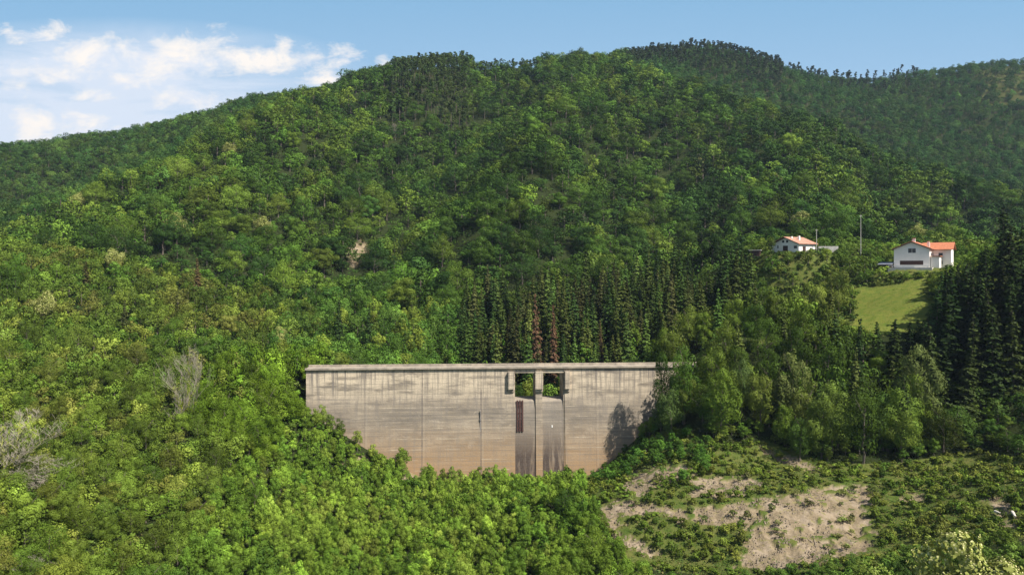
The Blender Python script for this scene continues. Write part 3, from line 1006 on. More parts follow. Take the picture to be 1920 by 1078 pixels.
def cap(px, rpx, Y, Z, h):
    base = HY - F * (Z - CZ) / Y
    for ym, p in LIMITS:
        x0, x1 = px - rpx * .7, px + rpx * .7
        m = (Y < ym) & (x1 > p[0, 0]) & (x0 < p[-1, 0])
        lim = np.maximum(np.maximum(np.interp(x0, p[:, 0], p[:, 1]), np.interp(x1, p[:, 0], p[:, 1])), np.interp(px, p[:, 0], p[:, 1]))
        m = m & (base > lim - 3)
        zmax = CZ - (lim - HY) / F * Y
        h = np.where(m, np.minimum(h, zmax - Z), h)
    return h


TREES = []      # one dict of arrays per planting


def blocked(X, Y, margin):
    """footprints where nothing grows: the dam, the houses and their yards"""
    pts = np.array(DI)[:3, :3] @ np.stack([X, Y, np.zeros_like(X)]) + np.array(DI)[:3, 3:4]
    b = (pts[0] > -88 - margin) & (pts[0] < 94) & (pts[1] > -3.5 - margin * .5) & (pts[1] < 7 + margin * .6)
    for o, x0, x1, y0, y1 in ((h2, -14, 16, -6.5, 20), (h1, -8.5, 8.5, -2, 14), (shed, -3, 3, -2, 2)):
        mi = np.array(o.matrix_world.inverted())
        p = mi[:3, :3] @ np.stack([X, Y, np.zeros_like(X)]) + mi[:3, 3:4]
        b |= (p[0] > x0 - margin * .6) & (p[0] < x1 + margin * .6) & (p[1] > y0 - margin * .4) & (p[1] < y1 + margin * .6)
    return b


def plant(kind, where, spacing, rr, hr, colours, group, label, x=(-900, 900), y=(90, 1300), hmin=2.0, keep=1.0, jitter=.42, mot=None, ratio=None, cat='tree'):
    gx, gy = np.meshgrid(np.arange(x[0], x[1], float(spacing)), np.arange(y[0], y[1], spacing * .9))
    gx[::2] += spacing * .5
    X = (gx + rng.uniform(-jitter, jitter, gx.shape) * spacing).ravel()
    Y = (gy + rng.uniform(-jitter, jitter, gy.shape) * spacing).ravel()
    m = np.abs(X) < .80 * Y + 25
    X, Y = X[m], Y[m]
    Z = Hh(X, Y)
    px, py = proj(X, Y, Z)
    m = where(px, py, X, Y, Z) & (rng.random(len(X)) < keep)
    X, Y, Z, px, py = (a[m] for a in (X, Y, Z, px, py))
    n = len(X)
    u = rng.random(n) ** 1.3
    h = hr[0] + (hr[1] - hr[0]) * u
    r = rr[0] + (rr[1] - rr[0]) * np.clip(u * .7 + rng.random(n) * .3, 0, 1)
    h2_ = cap(px, r * F / Y, Y, Z, h)
    r = np.where(h2_ < h, r * np.clip(h2_ / h, .5, 1) ** .7, r)
    h = h2_
    m = (h > hmin) & ~blocked(X, Y, r)
    X, Y, Z, h, r = (a[m] for a in (X, Y, Z, h, r))
    n = len(X)
    pal = np.array([c for c in colours], float)
    t = np.clip(.5 + .9 * fbm(X / 45, Y / 45, 3) + rng.normal(0, .34, n), 0, .999) * (len(pal) - 1)
    i = t.astype(int)
    c = pal[i] + (pal[np.minimum(i + 1, len(pal) - 1)] - pal[i]) * (t - i)[:, None]
    c = c * np.exp(rng.normal(0, .28, (n, 1))) * rng.uniform(.95, 1.05, (n, 3))
    TREES.append(dict(kind=kind, X=X, Y=Y, Z=Z, h=h, r=r, c=c, group=group, label=label, cat=cat))


DK, MD, OL, YG = (.030, .064, .011), (.060, .114, .014), (.096, .142, .018), (.138, .180, .024)
BRI = [(.092, .160, .018), (.122, .195, .022), (.150, .225, .026), (.158, .21, .03)]
SPR = [(.036, .066, .014), (.056, .086, .017), (.082, .098, .022), (.05, .10, .018)]


def P_(poly):
    return lambda px, py: inpoly(px, py, poly)


hill_y = lambda px: np.interp(px, [0, 400, 560, 860, 900, 1400, 1450, 1920], [620, 620, 640, 620, 480, 440, 450, 450])
not_bare = lambda px, py, Y: ~(near_mask(BARE, px, py, Y, 130, 275) | near_mask([SCAR], px, py, Y, 380, 520) | near_mask([MEADOW], px, py, Y, 255, 330))
SPRUCE_STAND = [(862, 700), (870, 600), (930, 585), (1020, 570), (1120, 560), (1180, 545), (1300, 530), (1420, 520), (1440, 560), (1330, 620), (1240, 700), (1240, 760), (862, 760)]
in_stand = lambda px, py, Y: inpoly(px, py, SPRUCE_STAND) & (Y > 296) & (Y < 400)
in_far = lambda px, Y: (px > 1180) & (Y > np.interp(px, [1180, 1300, 1480, 1600, 1700, 1920], [890, 830, 750, 690, 650, 600]))
left_far = lambda px, Y: (px < 640) & (Y > np.interp(px, [0, 60, 200, 300, 420, 550, 640], [500, 500, 570, 620, 690, 745, 790]))
clearing = lambda px, py, Y: near_mask([CLEAR], px, py, Y, 100, 262)
right_dark = lambda X, Y: (X > 128) & (Y > 212) & (Y < 262)
knoll = lambda px, Y: (px > 1400) & (Y > 262) & (Y < 400)

# hillside above the reservoir, split at landmarks one can find
hill = lambda px, py, X, Y, Z: (Y > 385) & ~((px > 740) & (px < 872) & (Y > 760)) & ~((px >= 885) & (px < 1022) & (Y > 905)) & ~in_far(px, Y) & ~left_far(px, Y) & not_bare(px, py, Y) & ~in_stand(px, py, Y)
plant('broadleaf_tree', lambda px, py, X, Y, Z: hill(px, py, X, Y, Z) & (px < 620) & (Y < 800), 12.0, (5.2, 11.8), (10, 24), [DK, MD, MD, OL, OL],
      'broadleaf trees on the left spur', 'rounded olive green tree in the wood on the spur left of the clay scar')
plant('broadleaf_tree', lambda px, py, X, Y, Z: hill(px, py, X, Y, Z) & (px >= 620) & (px < 1330), 13.6, (6.0, 13.6), (11, 26), [DK, DK, MD, MD, OL],
      'broadleaf trees on the main hill', 'rounded deep green tree in the wood on the hill above the dam')
plant('broadleaf_tree', lambda px, py, X, Y, Z: hill(px, py, X, Y, Z) & (px >= 1330), 12.4, (5.6, 12.2), (10, 24), [DK, DK, MD, OL],
      'broadleaf trees behind the houses', 'rounded dark green tree in the wood behind the two houses')
plant('broadleaf_tree', lambda px, py, X, Y, Z: left_far(px, Y) & (Y < 1000), 10.5, (4.8, 7.6), (9, 16), [(.032, .074, .016), (.046, .095, .018), (.068, .112, .02)],
      'trees on the far left ridge', 'small dark tree on the far ridge under the clouds')
plant('broadleaf_tree', lambda px, py, X, Y, Z: in_far(px, Y) & (Y < 1260) & ~(near_mask([[(1840, 120), (1990, 110), (1990, 190), (1850, 200)]], px, py, Y, 600, 1300) & (rng.random(len(X)) < .22)), 10.5, (4.4, 7.4), (9, 16),
      [(.030, .078, .018), (.042, .095, .020), (.058, .105, .021)], 'trees on the far right hill', 'small bluish green tree on the far hill on the right')
# pines on the skylines
sky1 = lambda px, py, X, Y, Z: (Y > 745 + 30 * perlin(X / 40, Y / 40)) & (Y < 985) & (px > 735) & (px < 880 + 40 * perlin(X / 25, Y / 25))
plant('broadleaf_tree', sky1, 8.5, (3.5, 6), (5, 9), [DK, MD, OL], 'low trees under the summit pines', 'low leafy tree under the pines on the left summit')
plant('pine_tree', sky1, 7.6, (3.0, 4.6), (17, 29), [(.04, .07, .018), (.06, .085, .02)], 'pines on the left summit', 'tall pine on the summit right of the clouds')
plant('pine_tree', lambda px, py, X, Y, Z: (Y > 890) & (Y < 965) & (px > 885) & (px < 1022), 8.0, (2.6, 3.8), (11, 18), [(.04, .07, .018), (.06, .085, .02)],
      'pines in the saddle', 'thin pine in the saddle between two summits', keep=.7)
plant('pine_tree', lambda px, py, X, Y, Z: (Y > 1030) & (Y < 1240) & (px > 1165) & (px < 1470), 9.5, (3.2, 4.8), (15, 25), [(.03, .048, .022), (.045, .062, .024)],
      'pines on the highest summit', 'tall pine on the highest summit', keep=.85)
plant('pine_tree', lambda px, py, X, Y, Z: (Y > 1140) & (Y < 1230) & (px > 1450) & (px < 1720), 11.0, (3.0, 4.4), (17, 27), [(.03, .048, .024), (.04, .06, .026)],
      'lone pines on the far right ridge', 'thin pine with sky behind it on the ridge right of the highest summit', keep=.55)
# the spruce stand behind the dam
plant('spruce_tree', lambda px, py, X, Y, Z: in_stand(px, py, Y), 6.9, (3.3, 5.6), (17, 32), SPR + [(.055, .06, .018)], 'spruces behind the dam', 'tall dark spruce in the stand behind the dam\'s spillway', keep=.86)
plant('broadleaf_tree', lambda px, py, X, Y, Z: in_stand(px, py, Y), 15, (3.0, 5.0), (10, 18), [MD, (.075, .15, .016), OL], 'leafy trees among the spruces', 'green leafy tree standing between the spruces behind the dam', keep=.8)
# the dark spruces on the right edge
plant('spruce_tree', lambda px, py, X, Y, Z: right_dark(X, Y) & not_bare(px, py, Y), 7.4, (4.2, 7.0), (22, 36), [(.020, .040, .009), (.030, .050, .011), (.050, .066, .016)],
      'spruces at the right edge', 'tall blackish spruce in the block right of the meadow', hmin=13)
# trees just behind the dam, left of the spruces
plant('broadleaf_tree', lambda px, py, X, Y, Z: (Y > 270) & (Y < 392) & (px > 500) & (px < 1240) & ~in_stand(px, py, Y) & not_bare(px, py, Y), 6.6, (3.4, 6.0), (8, 15), [MD, (.06, .12, .018), (.085, .15, .022), YG],
      'trees behind the dam crest', 'fresh green tree just behind the left half of the dam\'s crest')
# left slope, nearer
plant('broadleaf_tree', lambda px, py, X, Y, Z: (Y > 232) & (Y < 392) & (px <= 500), 7.2, (3.6, 6.2), (8, 15), [MD, OL, (.07, .11, .016), YG, (.14, .15, .03)],
      'trees on the lower left slope', 'mid green tree on the left slope above the bare grey trees')
plant('broadleaf_tree', lambda px, py, X, Y, Z: (Y > 100) & (Y <= 236) & (X < np.interp(Y, [100, 150, 200, 240], [-72, -72, -84, -88])), 5.4, (2.8, 4.6), (6, 11), [OL, (.10, .14, .018), (.07, .12, .014), YG, (.15, .165, .03)],
      'trees on the near left slope', 'leafy olive green tree on the slope below the bare grey trees')
plant('broadleaf_tree', lambda px, py, X, Y, Z: (Y > 222) & (Y < 285) & (X < -76) & (X > -110), 6.2, (4.0, 5.6), (11, 17), [(.082, .148, .012), (.115, .18, .015)],
      'trees beside the dam\'s left end', 'bright full tree beside the left end of the dam', x=(-130, -60))
# right bank
bank = lambda px, py, X, Y, Z: (X > 56) & (X < 132) & (Y > 208) & (Y < 292) & ~clearing(px, py, Y) & not_bare(px, py, Y) & ~near_mask([MEADOW], px, py, Y, 255, 330)
plant('broadleaf_tree', bank, 7.8, (4.4, 7.4), (13, 24), [(.050, .086, .011), (.078, .12, .013), (.10, .138, .02), (.125, .155, .028)], 'trees on the right bank', 'large leafy tree on the bank right of the dam')
plant('spruce_tree', lambda px, py, X, Y, Z: bank(px, py, X, Y, Z) & (X > 80), 15, (3.2, 4.2), (20, 27), SPR, 'spruces on the right bank', 'dark spruce rising among leafy trees right of the dam', keep=.7, hmin=12)
plant('broadleaf_tree', lambda px, py, X, Y, Z: knoll(px, Y) & not_bare(px, py, Y), 6.8, (2.8, 4.8), (5, 10), [MD, OL, (.08, .13, .02), YG], 'trees round the houses', 'bushy light green tree in the gardens around the two houses')
plant('broadleaf_tree', lambda px, py, X, Y, Z: (X >= 132) & (Y >= 258) & (Y < 400) & (px > 1755), 7.5, (4.6, 6.6), (10, 15), [MD, OL, YG], 'trees right of the farmhouse', 'rounded olive tree right of the large farmhouse')
# thicket in the drained bed below the dam
thicket = lambda px, py, X, Y, Z: (Y > 118) & (Y < 257) & (X >= np.interp(Y, [100, 150, 200, 240, 257], [-72, -72, -84, -88, -74])) & (X < np.interp(Y, [118, 150, 170, 190, 215, 257], [70, 34, 30, 34, 48, 66])) & not_bare(px, py, Y) & ~clearing(px, py, Y)
plant('alder_tree', lambda px, py, X, Y, Z: thicket(px, py, X, Y, Z), 3.2, (1.4, 3.0), (3.6, 10), BRI, 'young trees in the thicket below the dam', 'young bright green tree in the thicket below the dam', hmin=1.6)
plant('broadleaf_tree', lambda px, py, X, Y, Z: thicket(px, py, X, Y, Z) & (perlin(X / 30 + 4, Y / 22) > -.15), 9.0, (2.8, 4.6), (6, 11), [(.055, .105, .013), (.085, .145, .016), (.12, .18, .02)],
      'rounded trees in the thicket', 'rounded darker tree rising out of the bright thicket below the dam', keep=.75)
plant('alder_tree', lambda px, py, X, Y, Z: clearing(px, py, Y) & not_bare(px, py, Y) & (px < 1330) & (py < 905), 3.6, (1.5, 2.4), (3.2, 6), [(.05, .11, .016), (.08, .155, .02)],
      'saplings at the dam\'s right foot', 'green sapling on the slope at the dam\'s right foot', hmin=1.5, keep=.8)
plant('alder_tree', lambda px, py, X, Y, Z: (Y > 95) & (Y < 152) & (X > 34) & (X < 100), 3.8, (1.8, 2.8), (4, 7), [(.07, .13, .02), (.12, .17, .026)],
      'young trees in front of the bare slope', 'young tree in front of the bare earth slope', hmin=1.6)
plant('alder_tree', lambda px, py, X, Y, Z: (X > 54) & (X < 150) & (Y > 203) & (Y < 232) & ~clearing(px, py, Y) & not_bare(px, py, Y), 4.0, (1.8, 3.0), (3.5, 7), [(.055, .10, .012), (.085, .135, .016), (.11, .15, .022)],
      'young trees along the foot of the right bank', 'young leafy tree at the foot of the tall trees right of the dam', hmin=1.6)
# shrubs on the clearing
plant('shrub', lambda px, py, X, Y, Z: clearing(px, py, Y) & not_bare(px, py, Y), 2.5, (.9, 2.2), (1.0, 3.2), [(.06, .10, .013), (.10, .145, .017), (.135, .155, .026)],
      'shrubs on the right slope', 'green shrub on the cleared slope around the bare earth', hmin=.5, keep=.75, cat='shrub')
plant('shrub', lambda px, py, X, Y, Z: clearing(px, py, Y) & ~not_bare(px, py, Y) & (perlin(X / 11, Y / 7) > .04), 2.7, (.5, 2.1), (.5, 2.4), [(.075, .12, .02), (.13, .14, .04)],
      'shrubs on the bare earth', 'low shrub growing on the bare tan earth', hmin=.4, keep=.5, cat='shrub')

plant('shrub', lambda px, py, X, Y, Z: near_mask([SCAR], px, py, Y, 380, 520), 5.0, (1.2, 2.6), (1.2, 3.2), [(.07, .11, .02), (.11, .13, .035)],
      'shrubs in the clay scar', 'shrub growing in the clay scar on the hill above the dam', hmin=.5, keep=.35, cat='shrub')
plant('shrub', lambda px, py, X, Y, Z: knoll(px, Y) & not_bare(px, py, Y), 2.3, (1.2, 2.8), (1.2, 3.6), [(.05, .09, .018), (.09, .13, .022), (.12, .15, .03)],
      'garden shrubs round the houses', 'low garden shrub on the knoll around the two houses', hmin=.6, cat='shrub')
plant('shrub', lambda px, py, X, Y, Z: (X < -18) & (X > -92) & (Y > 222) & (Y < 257) & not_bare(px, py, Y), 2.4, (1.2, 2.2), (1.4, 3.6), [(.06, .12, .014), (.10, .17, .018)],
      'shrubs at the dam\'s left foot', 'green shrub on the slope at the dam\'s left foot', hmin=.5, cat='shrub')
plant('broadleaf_tree', lambda px, py, X, Y, Z: (X > 106) & (X < 215) & (Y > 188) & (Y < 226) & ~clearing(px, py, Y) & not_bare(px, py, Y), 5.0, (2.4, 4.0), (4, 9), [DK, MD, (.06, .10, .02)],
      'trees at the foot of the right spruces', 'small leafy tree at the foot of the blackish spruces')
plant('shrub', lambda px, py, X, Y, Z: (X < -70) & (X > -150) & (Y > 150) & (Y < 285), 3.2, (1.2, 2.2), (1.2, 3.0), [(.06, .10, .018), (.10, .14, .026)],
      'shrubs on the left slope', 'low shrub under the trees on the left slope', hmin=.6, cat='shrub')

# flowering chestnuts: each with its own place, so each with its own label
CREAM = (.22, .24, .06)
CH = [(82, 545, 345, 5.5, 'cream flowering tree on the left slope, the lowest and largest of the pale crowns'), (218, 465, 400, 4.8, 'pale flowering tree on the left spur among rounded green trees'),
      (325, 400, 455, 7.5, 'broad yellowish flowering tree in the middle of the left spur'), (495, 402, 465, 7.0, 'wide dull yellow flowering tree on the left spur near the clay scar'),
      (345, 297, 600, 5.0, 'small cream flowering tree high on the left spur'), (432, 264, 650, 6.0, 'yellowish flowering tree near the top of the left spur'), (146, 362, 520, 5.0, 'cream flowering tree on the crest of the left spur'),
      (955, 214, 690, 4.2, 'tiny cream flowering tree under the saddle of the main hill'), (1316, 295, 590, 5.0, 'lone bright cream tree high on the hill above the smaller house'),
      (1458, 325, 560, 5.5, 'pale cream tree on the hill straight above the smaller white house'), (1500, 390, 480, 5.5, 'yellow green flowering tree just behind the smaller white house'),
      (530, 610, 318, 3.6, 'pale flowering tree behind the left end of the dam'), (1720, 418, 430, 5.5, 'dull yellow flowering tree behind the large farmhouse'),
      (1850, 998, 118, 8.6, 'large chestnut covered in cream catkins at the bottom right corner'), (1640, 1052, 126, 5.0, 'yellow green chestnut with a few catkins left of the cream one at the bottom right')]
for i, (px, pt, Y, r, lab) in enumerate(CH):
    r = r * 1.12
    h = np.array([r * 1.75 + (5.5 if Y > 300 else 2.5)])
    X, Y, Z = along(px, pt, Y, h[0])
    Z = np.array([Z])
    if px == 1858:
        col = (.17, .205, .035)
    elif px == 1640:
        col = (.125, .175, .028)
    elif px in (1500, 432, 495, 325, 1720):
        col = (.17, .19, .04)
    else:
        col = CREAM
    TREES.append(dict(kind='chestnut_tree', X=np.array([X]), Y=np.array([float(Y)]), Z=Z, h=h, r=np.array([r]), c=np.array([col]), group=None, label=lab, cat='tree', force=True))
# rust brown spruces
for px, pt, Y, r, lab in [(1008, 545, 312, 4.4, 'dead rust brown spruce in the stand straight behind the spillway'), (1040, 568, 309, 3.4, 'smaller dead reddish spruce right of the rust brown one'),
                          (1128, 600, 306, 2.2, 'slim browning spruce in the stand right of the spillway'), (160, 488, 345, 4.2, 'brownish ragged spruce on the left slope, the leftmost of three'),
                          (235, 560, 300, 3.8, 'olive brown spruce with dark middle on the left slope above the bare tree'), (372, 480, 372, 3.6, 'reddish brown spruce on the slope between left spur and dam'),
                          (1608, 590, 228, 3.8, 'dark pointed spruce standing alone below the meadow'), (632, 560, 335, 3.8, 'tall green spruce just behind the dam\'s left half'), (690, 575, 340, 3.4, 'slim green spruce right of the tall one behind the dam\'s left half')]:
    X, _, zt = ray(px, pt, Y)
    Z = Hh(X, Y)
    h = np.clip(zt - Z, 9, 40)
    col = {1008: (.135, .078, .042), 1040: (.125, .07, .038), 1128: (.09, .06, .028), 160: (.075, .07, .024), 235: (.06, .07, .02), 372: (.10, .07, .03)}.get(px, (.03, .055, .014))
    TREES.append(dict(kind='spruce_tree', X=np.array([X]), Y=np.array([float(Y)]), Z=Z, h=h, r=np.array([r]), c=np.array([col]), group=None, label=lab, cat='tree', force=True))

# leafy landmarks of the right bank
for px, pt, Y, r, col, lab in [(1282, 632, 244, 6.6, (.06, .115, .014), 'tall leafy tree whose crown hides the right end of the dam crest'), (1260, 724, 240, 5.0, (.08, .125, .03), 'olive tree below the right end of the dam, beside its shaded face'),
                               (1250, 652, 249, 4.4, (.05, .095, .012), 'dark narrow tree standing right against the end of the dam crest'), (1240, 745, 247, 3.4, (.06, .11, .014), 'small dark tree in the corner where the dam meets the right slope'),
                               (1335, 730, 234, 5.2, (.06, .125, .016), 'bright leafy tree right of the olive one under the dam\'s right end'), (1390, 668, 236, 5.4, (.09, .135, .035), 'olive rounded tree between the dam and the pale willow'),
                               (1492, 645, 229, 6.2, (.135, .16, .042), 'pale feathery willow like tree in the middle of the right bank'), (1722, 640, 219, 7.6, (.12, .15, .04), 'largest pale feathery tree at the right end of the bank'),
                               (1655, 730, 214, 5.2, (.07, .125, .02), 'leafy tree in front of the pointed spruce and the largest pale tree'), (1500, 775, 214, 4.4, (.065, .115, .018), 'smaller leafy tree standing over the bare path'), (1790, 760, 211, 6.0, (.07, .125, .02), 'low spreading tree at the right foot of the largest pale tree')]:
    X, _, zt = ray(px, pt, Y)
    Z = Hh(X, Y)
    TREES.append(dict(kind='broadleaf_tree', X=np.array([X]), Y=np.array([float(Y)]), Z=Z, h=np.clip(zt - Z, 8, 34), r=np.array([r]), c=np.array([col]), group=None, label=lab, cat='tree', force=True))

# ---- how much of each tree shows: a coarse depth sorted count
allK = []
for gi, g in enumerate(TREES):
    for i in range(len(g['X'])):
        allK.append((g['Y'][i], gi, i))
allK.sort()
Wd, Hd = 960, 540
buf = np.zeros((Hd, Wd), bool)
vis = [np.zeros(len(g['X'])) for g in TREES]
dam_done = False
for Yv, gi, i in allK:
    if not dam_done and Yv > 260:
        buf[346:450, 288:478] = True
        buf[346:450, 530:622] = True
        dam_done = True
    g = TREES[gi]
    px, pb = proj(g['X'][i], Yv, g['Z'][i])
    pt = pb - g['h'][i] * F / Yv
    rp = g['r'][i] * F / Yv * (.6 if g['kind'] == 'spruce_tree' else .85) / 2
    cx, cy0, cy1 = px / 2, pt / 2, pb / 2
    x0, x1, y0, y1 = int(max(cx - rp, 0)), int(min(cx + rp + 1, Wd)), int(max(cy0, 0)), int(min(cy1 + 1, Hd))
    if x1 <= x0 or y1 <= y0:
        continue
    s = buf[y0:y1, x0:x1]
    vis[gi][i] = s.size - s.sum()
    s[:] = True

MAXI = 285
stats = {}
for kind in SPECIES:
    c = [(vis[gi][i] + (1e6 if g.get('force') else 0), gi, i) for gi, g in enumerate(TREES) if g['kind'] == kind for i in range(len(g['X']))]
    c.sort(reverse=True)
    chosen = {(gi, i) for v, gi, i in c[:MAXI] if v >= 5}
    sp = SPECIES[kind]
    rest = [(gi, i) for v, gi, i in c if (gi, i) not in chosen]
    stats[kind] = (len(chosen), len(rest))
    for gi, i in sorted(chosen):
        g = TREES[gi]
        sr, sh = g['r'][i] / sp['r0'], g['h'][i] / sp['h0']
        rz = rng.uniform(0, 6.28)
        vi = int(rng.integers(len(sp['crown_me'])))
        loc = (float(g['X'][i]), float(g['Y'][i]), float(g['Z'][i]) - .15)
        col = (*[float(v) for v in g['c'][i]], 1)
        parts = (g['Y'][i] < 400 and kind != 'shrub') or kind == 'chestnut_tree'
        if parts:
            root = bpy.data.objects.new(kind, None)
            root.empty_display_size = .5
            COL.objects.link(root)
            cr = link('crown', sp['crown_me'][vi], root)
            cr.color = col
            tk = link('trunk', sp['trunk_me'][vi % 3], root)
            if kind == 'chestnut_tree':
                tk.scale = (.72, .72, .78)
            if kind == 'chestnut_tree':
                ck = link('blossoms', CATKINS[vi], root)
                ck.color = (.56, .53, .24, 1) if g['c'][i][0] > .16 else (.30, .33, .09, 1)
        else:
            root = link(kind, sp['whole_me'][vi])
            root.color = col
        root.location = loc
        root.rotation_euler = (rng.normal(0, .04), rng.normal(0, .04), rz)
        root.scale = (sr * rng.uniform(.92, 1.08), sr * rng.uniform(.92, 1.08), sh)
        tag(root, g['label'], g['cat'], g['group'])
    # the rest of the kind: one mass
    if rest:
        Q, SH, CC, EV, EF, off = [], [], [], [], [], 0
        for gi, i in rest:
            g = TREES[gi]
            q, b = sp['lo'][int(rng.integers(len(sp['lo'])))]
            a = rng.uniform(0, 6.28)
            M = np.array([[math.cos(a), -math.sin(a), 0], [math.sin(a), math.cos(a), 0], [0, 0, 1]]) * np.array([g['r'][i] / sp['r0'], g['r'][i] / sp['r0'], g['h'][i] / sp['h0']])
            t = np.array([g['X'][i], g['Y'][i], g['Z'][i] - .15])
            Q.append((q @ M.T + t).astype(np.float32))
            SH.append(b)
            CC.append(np.repeat(g['c'][i][None], len(q), 0))
            if kind != 'shrub':
                w = .16 * g['r'][i] / 3
                hh = g['h'][i] * .6
                ring = np.array([(-w, -w), (w, -w), (w, w), (-w, w)])
                ev = np.concatenate([np.column_stack([ring, np.full(4, -1.0)]), np.column_stack([ring * .5, np.full(4, hh)])]) + t
                EV.append(ev)
                EF += [(off, off + 1, off + 5, off + 4), (off + 1, off + 2, off + 6, off + 5), (off + 2, off + 3, off + 7, off + 6), (off + 3, off, off + 4, off + 7)]
                off += 8
        ex = (np.concatenate(EV), EF) if EV else None
        nm = {'broadleaf_tree': 'broadleaf_forest', 'alder_tree': 'alder_thicket', 'spruce_tree': 'spruce_forest', 'pine_tree': 'pine_forest', 'shrub': 'shrubbery', 'chestnut_tree': 'chestnut_wood'}[kind]
        me = mesh_quads(nm, np.concatenate(Q), np.concatenate(SH), sp['mats'], ex, sp['wood'], np.concatenate(CC))
        tag(link(nm, me), kind='stuff')
print('TREES', stats)


# ---- undergrowth and grass: nobody could count it
def undergrowth():
    n = 56000
    Y = rng.uniform(100, 370, n)
    X = rng.uniform(-.8, .8, n) * Y
    Z = Hh(X, Y)
    px, py = proj(X, Y, Z)
    bare = ~not_bare(px, py, Y)
    pr = np.where(bare, .06, np.where(clearing(px, py, Y), 1.0, .6))
    mdw = near_mask([MEADOW], px, py, Y, 255, 330)
    pr = np.where(mdw, .5, pr)
    m = (rng.random(n) < pr) & ~blocked(X, Y, np.zeros(n))
    X, Y, Z, mdw = X[m], Y[m], Z[m], mdw[m]
    n = len(X)
    k = 7
    sz = rng.uniform(.25, .6, n) * np.where(mdw, .6, 1)
    c = np.stack([X, Y, Z], 1)[:, None, :] + rng.normal(size=(n, k, 3)) * (np.array([1, 1, .45]) * sz[:, None, None])
    c[:, :, 2] = np.maximum(c[:, :, 2], Z[:, None] + .05)
    nr = rng.normal(size=(n, k, 3)) * .6 + np.array([0, -.2, .7])
    q = quads(c.reshape(-1, 3), nr.reshape(-1, 3), np.repeat(sz, k) * rng.uniform(.6, 1.2, n * k), rng)
    col = np.where(rng.random((n, 1)) < .3, np.array([[.13, .12, .04]]), np.array([[.06, .105, .02]])) * rng.uniform(.7, 1.3, (n, 1))
    col = np.where(mdw[:, None], np.array([[.12, .15, .028]]) * rng.uniform(.75, 1.2, (n, 1)), col)
    me = mesh_quads('undergrowth', q, rng.uniform(.8, 1.2, n * k), LEAF_S, leafcol=np.repeat(col, k, 0))
    tag(link('undergrowth', me), kind='stuff')


undergrowth()


def understorey():
    n = 60000
    Y = rng.uniform(300, 960, n)
    X = rng.uniform(-.80, .80, n) * Y
    Z = Hh(X, Y)
    px, py = proj(X, Y, Z)
    m = not_bare(px, py, Y) & ~blocked(X, Y, np.zeros(n)) & ~near_mask([MEADOW], px, py, Y, 255, 340) & ~knoll(px, Y)
    X, Y, Z = X[m], Y[m], Z[m]
    n, k = len(X), 9
    sz = rng.uniform(.8, 1.9, n)
    c = np.stack([X, Y, Z], 1)[:, None, :] + rng.normal(size=(n, k, 3)) * (np.array([.9, .9, .5]) * sz[:, None, None])
    c[:, :, 2] = np.maximum(c[:, :, 2] + sz[:, None] * .5, Z[:, None] + .1)
    nr = rng.normal(size=(n, k, 3)) * .5 + np.array([0, -.3, .6])
    q = quads(c.reshape(-1, 3), nr.reshape(-1, 3), np.repeat(sz, k) * rng.uniform(.5, 1.1, n * k), rng)
    col = np.array([[.040, .078, .012]]) * np.exp(rng.normal(0, .3, (n, 1))) * rng.uniform(.85, 1.15, (n, 3))
    me = mesh_quads('understorey', q, rng.uniform(.8, 1.2, n * k), LEAF_S, leafcol=np.repeat(col, k, 0))
    tag(link('undergrowth', me), kind='stuff')


understorey()


def rubble():
    n = 9000
    Y = rng.uniform(150, 215, n)
    X = rng.uniform(.06, .46, n) * Y
    Z = Hh(X, Y)
    px, py = proj(X, Y, Z)
    m = near_mask(BARE, px, py, Y, 130, 275) & (perlin(X / 5, Y / 5) > -.05)
    X, Y, Z = X[m], Y[m], Z[m]
    n = len(X)
    base = np.array([(1, 1, -1), (-1, 1, -1), (-1, -1, -1), (1, -1, -1), (.7, .6, .8), (-.6, .7, .6), (-.7, -.6, .9), (.6, -.7, .7)])
    fc = np.array([(0, 3, 2, 1), (4, 5, 6, 7), (0, 1, 5, 4), (1, 2, 6, 5), (2, 3, 7, 6), (3, 0, 4, 7)])
    s = rng.uniform(.10, .30, (n, 1, 1)) * rng.uniform(.6, 1.3, (n, 1, 3))
    v = base[None] * s * rng.uniform(.75, 1.25, (n, 8, 3)) + np.stack([X, Y, Z - .5], 1)[:, None]
    gm = bpy.data.objects['terrain']
    ok = np.ones(n, bool)
    for i in range(n):
        hit, loc, _n, _f = gm.ray_cast(Vector((X[i], Y[i], Z[i] + 20)), Vector((0, 0, -1)))
        ok[i] = hit
        if hit:
            v[i, :, 2] += loc.z - (Z[i] - .5) + .05
    v = v[ok]
    n = len(v)
    f = (fc[None] + np.arange(n)[:, None, None] * 8).reshape(-1, 4)
    me = bpy.data.meshes.new('rubble')
    me.from_pydata(v.reshape(-1, 3).tolist(), [], f.tolist())
    me.materials.append(flat_mat('loose_stone', (.22, .175, .12), .95, .3, .4))
    tag(link('rubble', me), kind='stuff')


rubble()

# ------------------------------------------------------------------ air
HAZE = 0.00005


def haze():
    bm = bmesh.new()
    bmesh.ops.create_cube(bm, size=1)
    me = bpy.data.meshes.new('haze')
    for v in bm.verts:
        v.co = Vector((v.co.x * 5200, v.co.y * 3600 + 1200, (v.co.z + .5) * 640 - 160))
    bm.to_mesh(me)
    bm.free()
    m, nt = mat('haze_air')
    q = N(nt)
    v = q.n('ShaderNodeVolumePrincipled')
    v.inputs['Color'].default_value = (.62, .78, 1, 1)
    v.inputs['Density'].default_value = HAZE
    v.inputs['Anisotropy'].default_value = .2
    q.l(v.outputs[0], q.n('ShaderNodeOutputMaterial').inputs['Volume'])
    me.materials.append(m)
    tag(link('haze', me), kind='stuff')


if HAZE:
    haze()

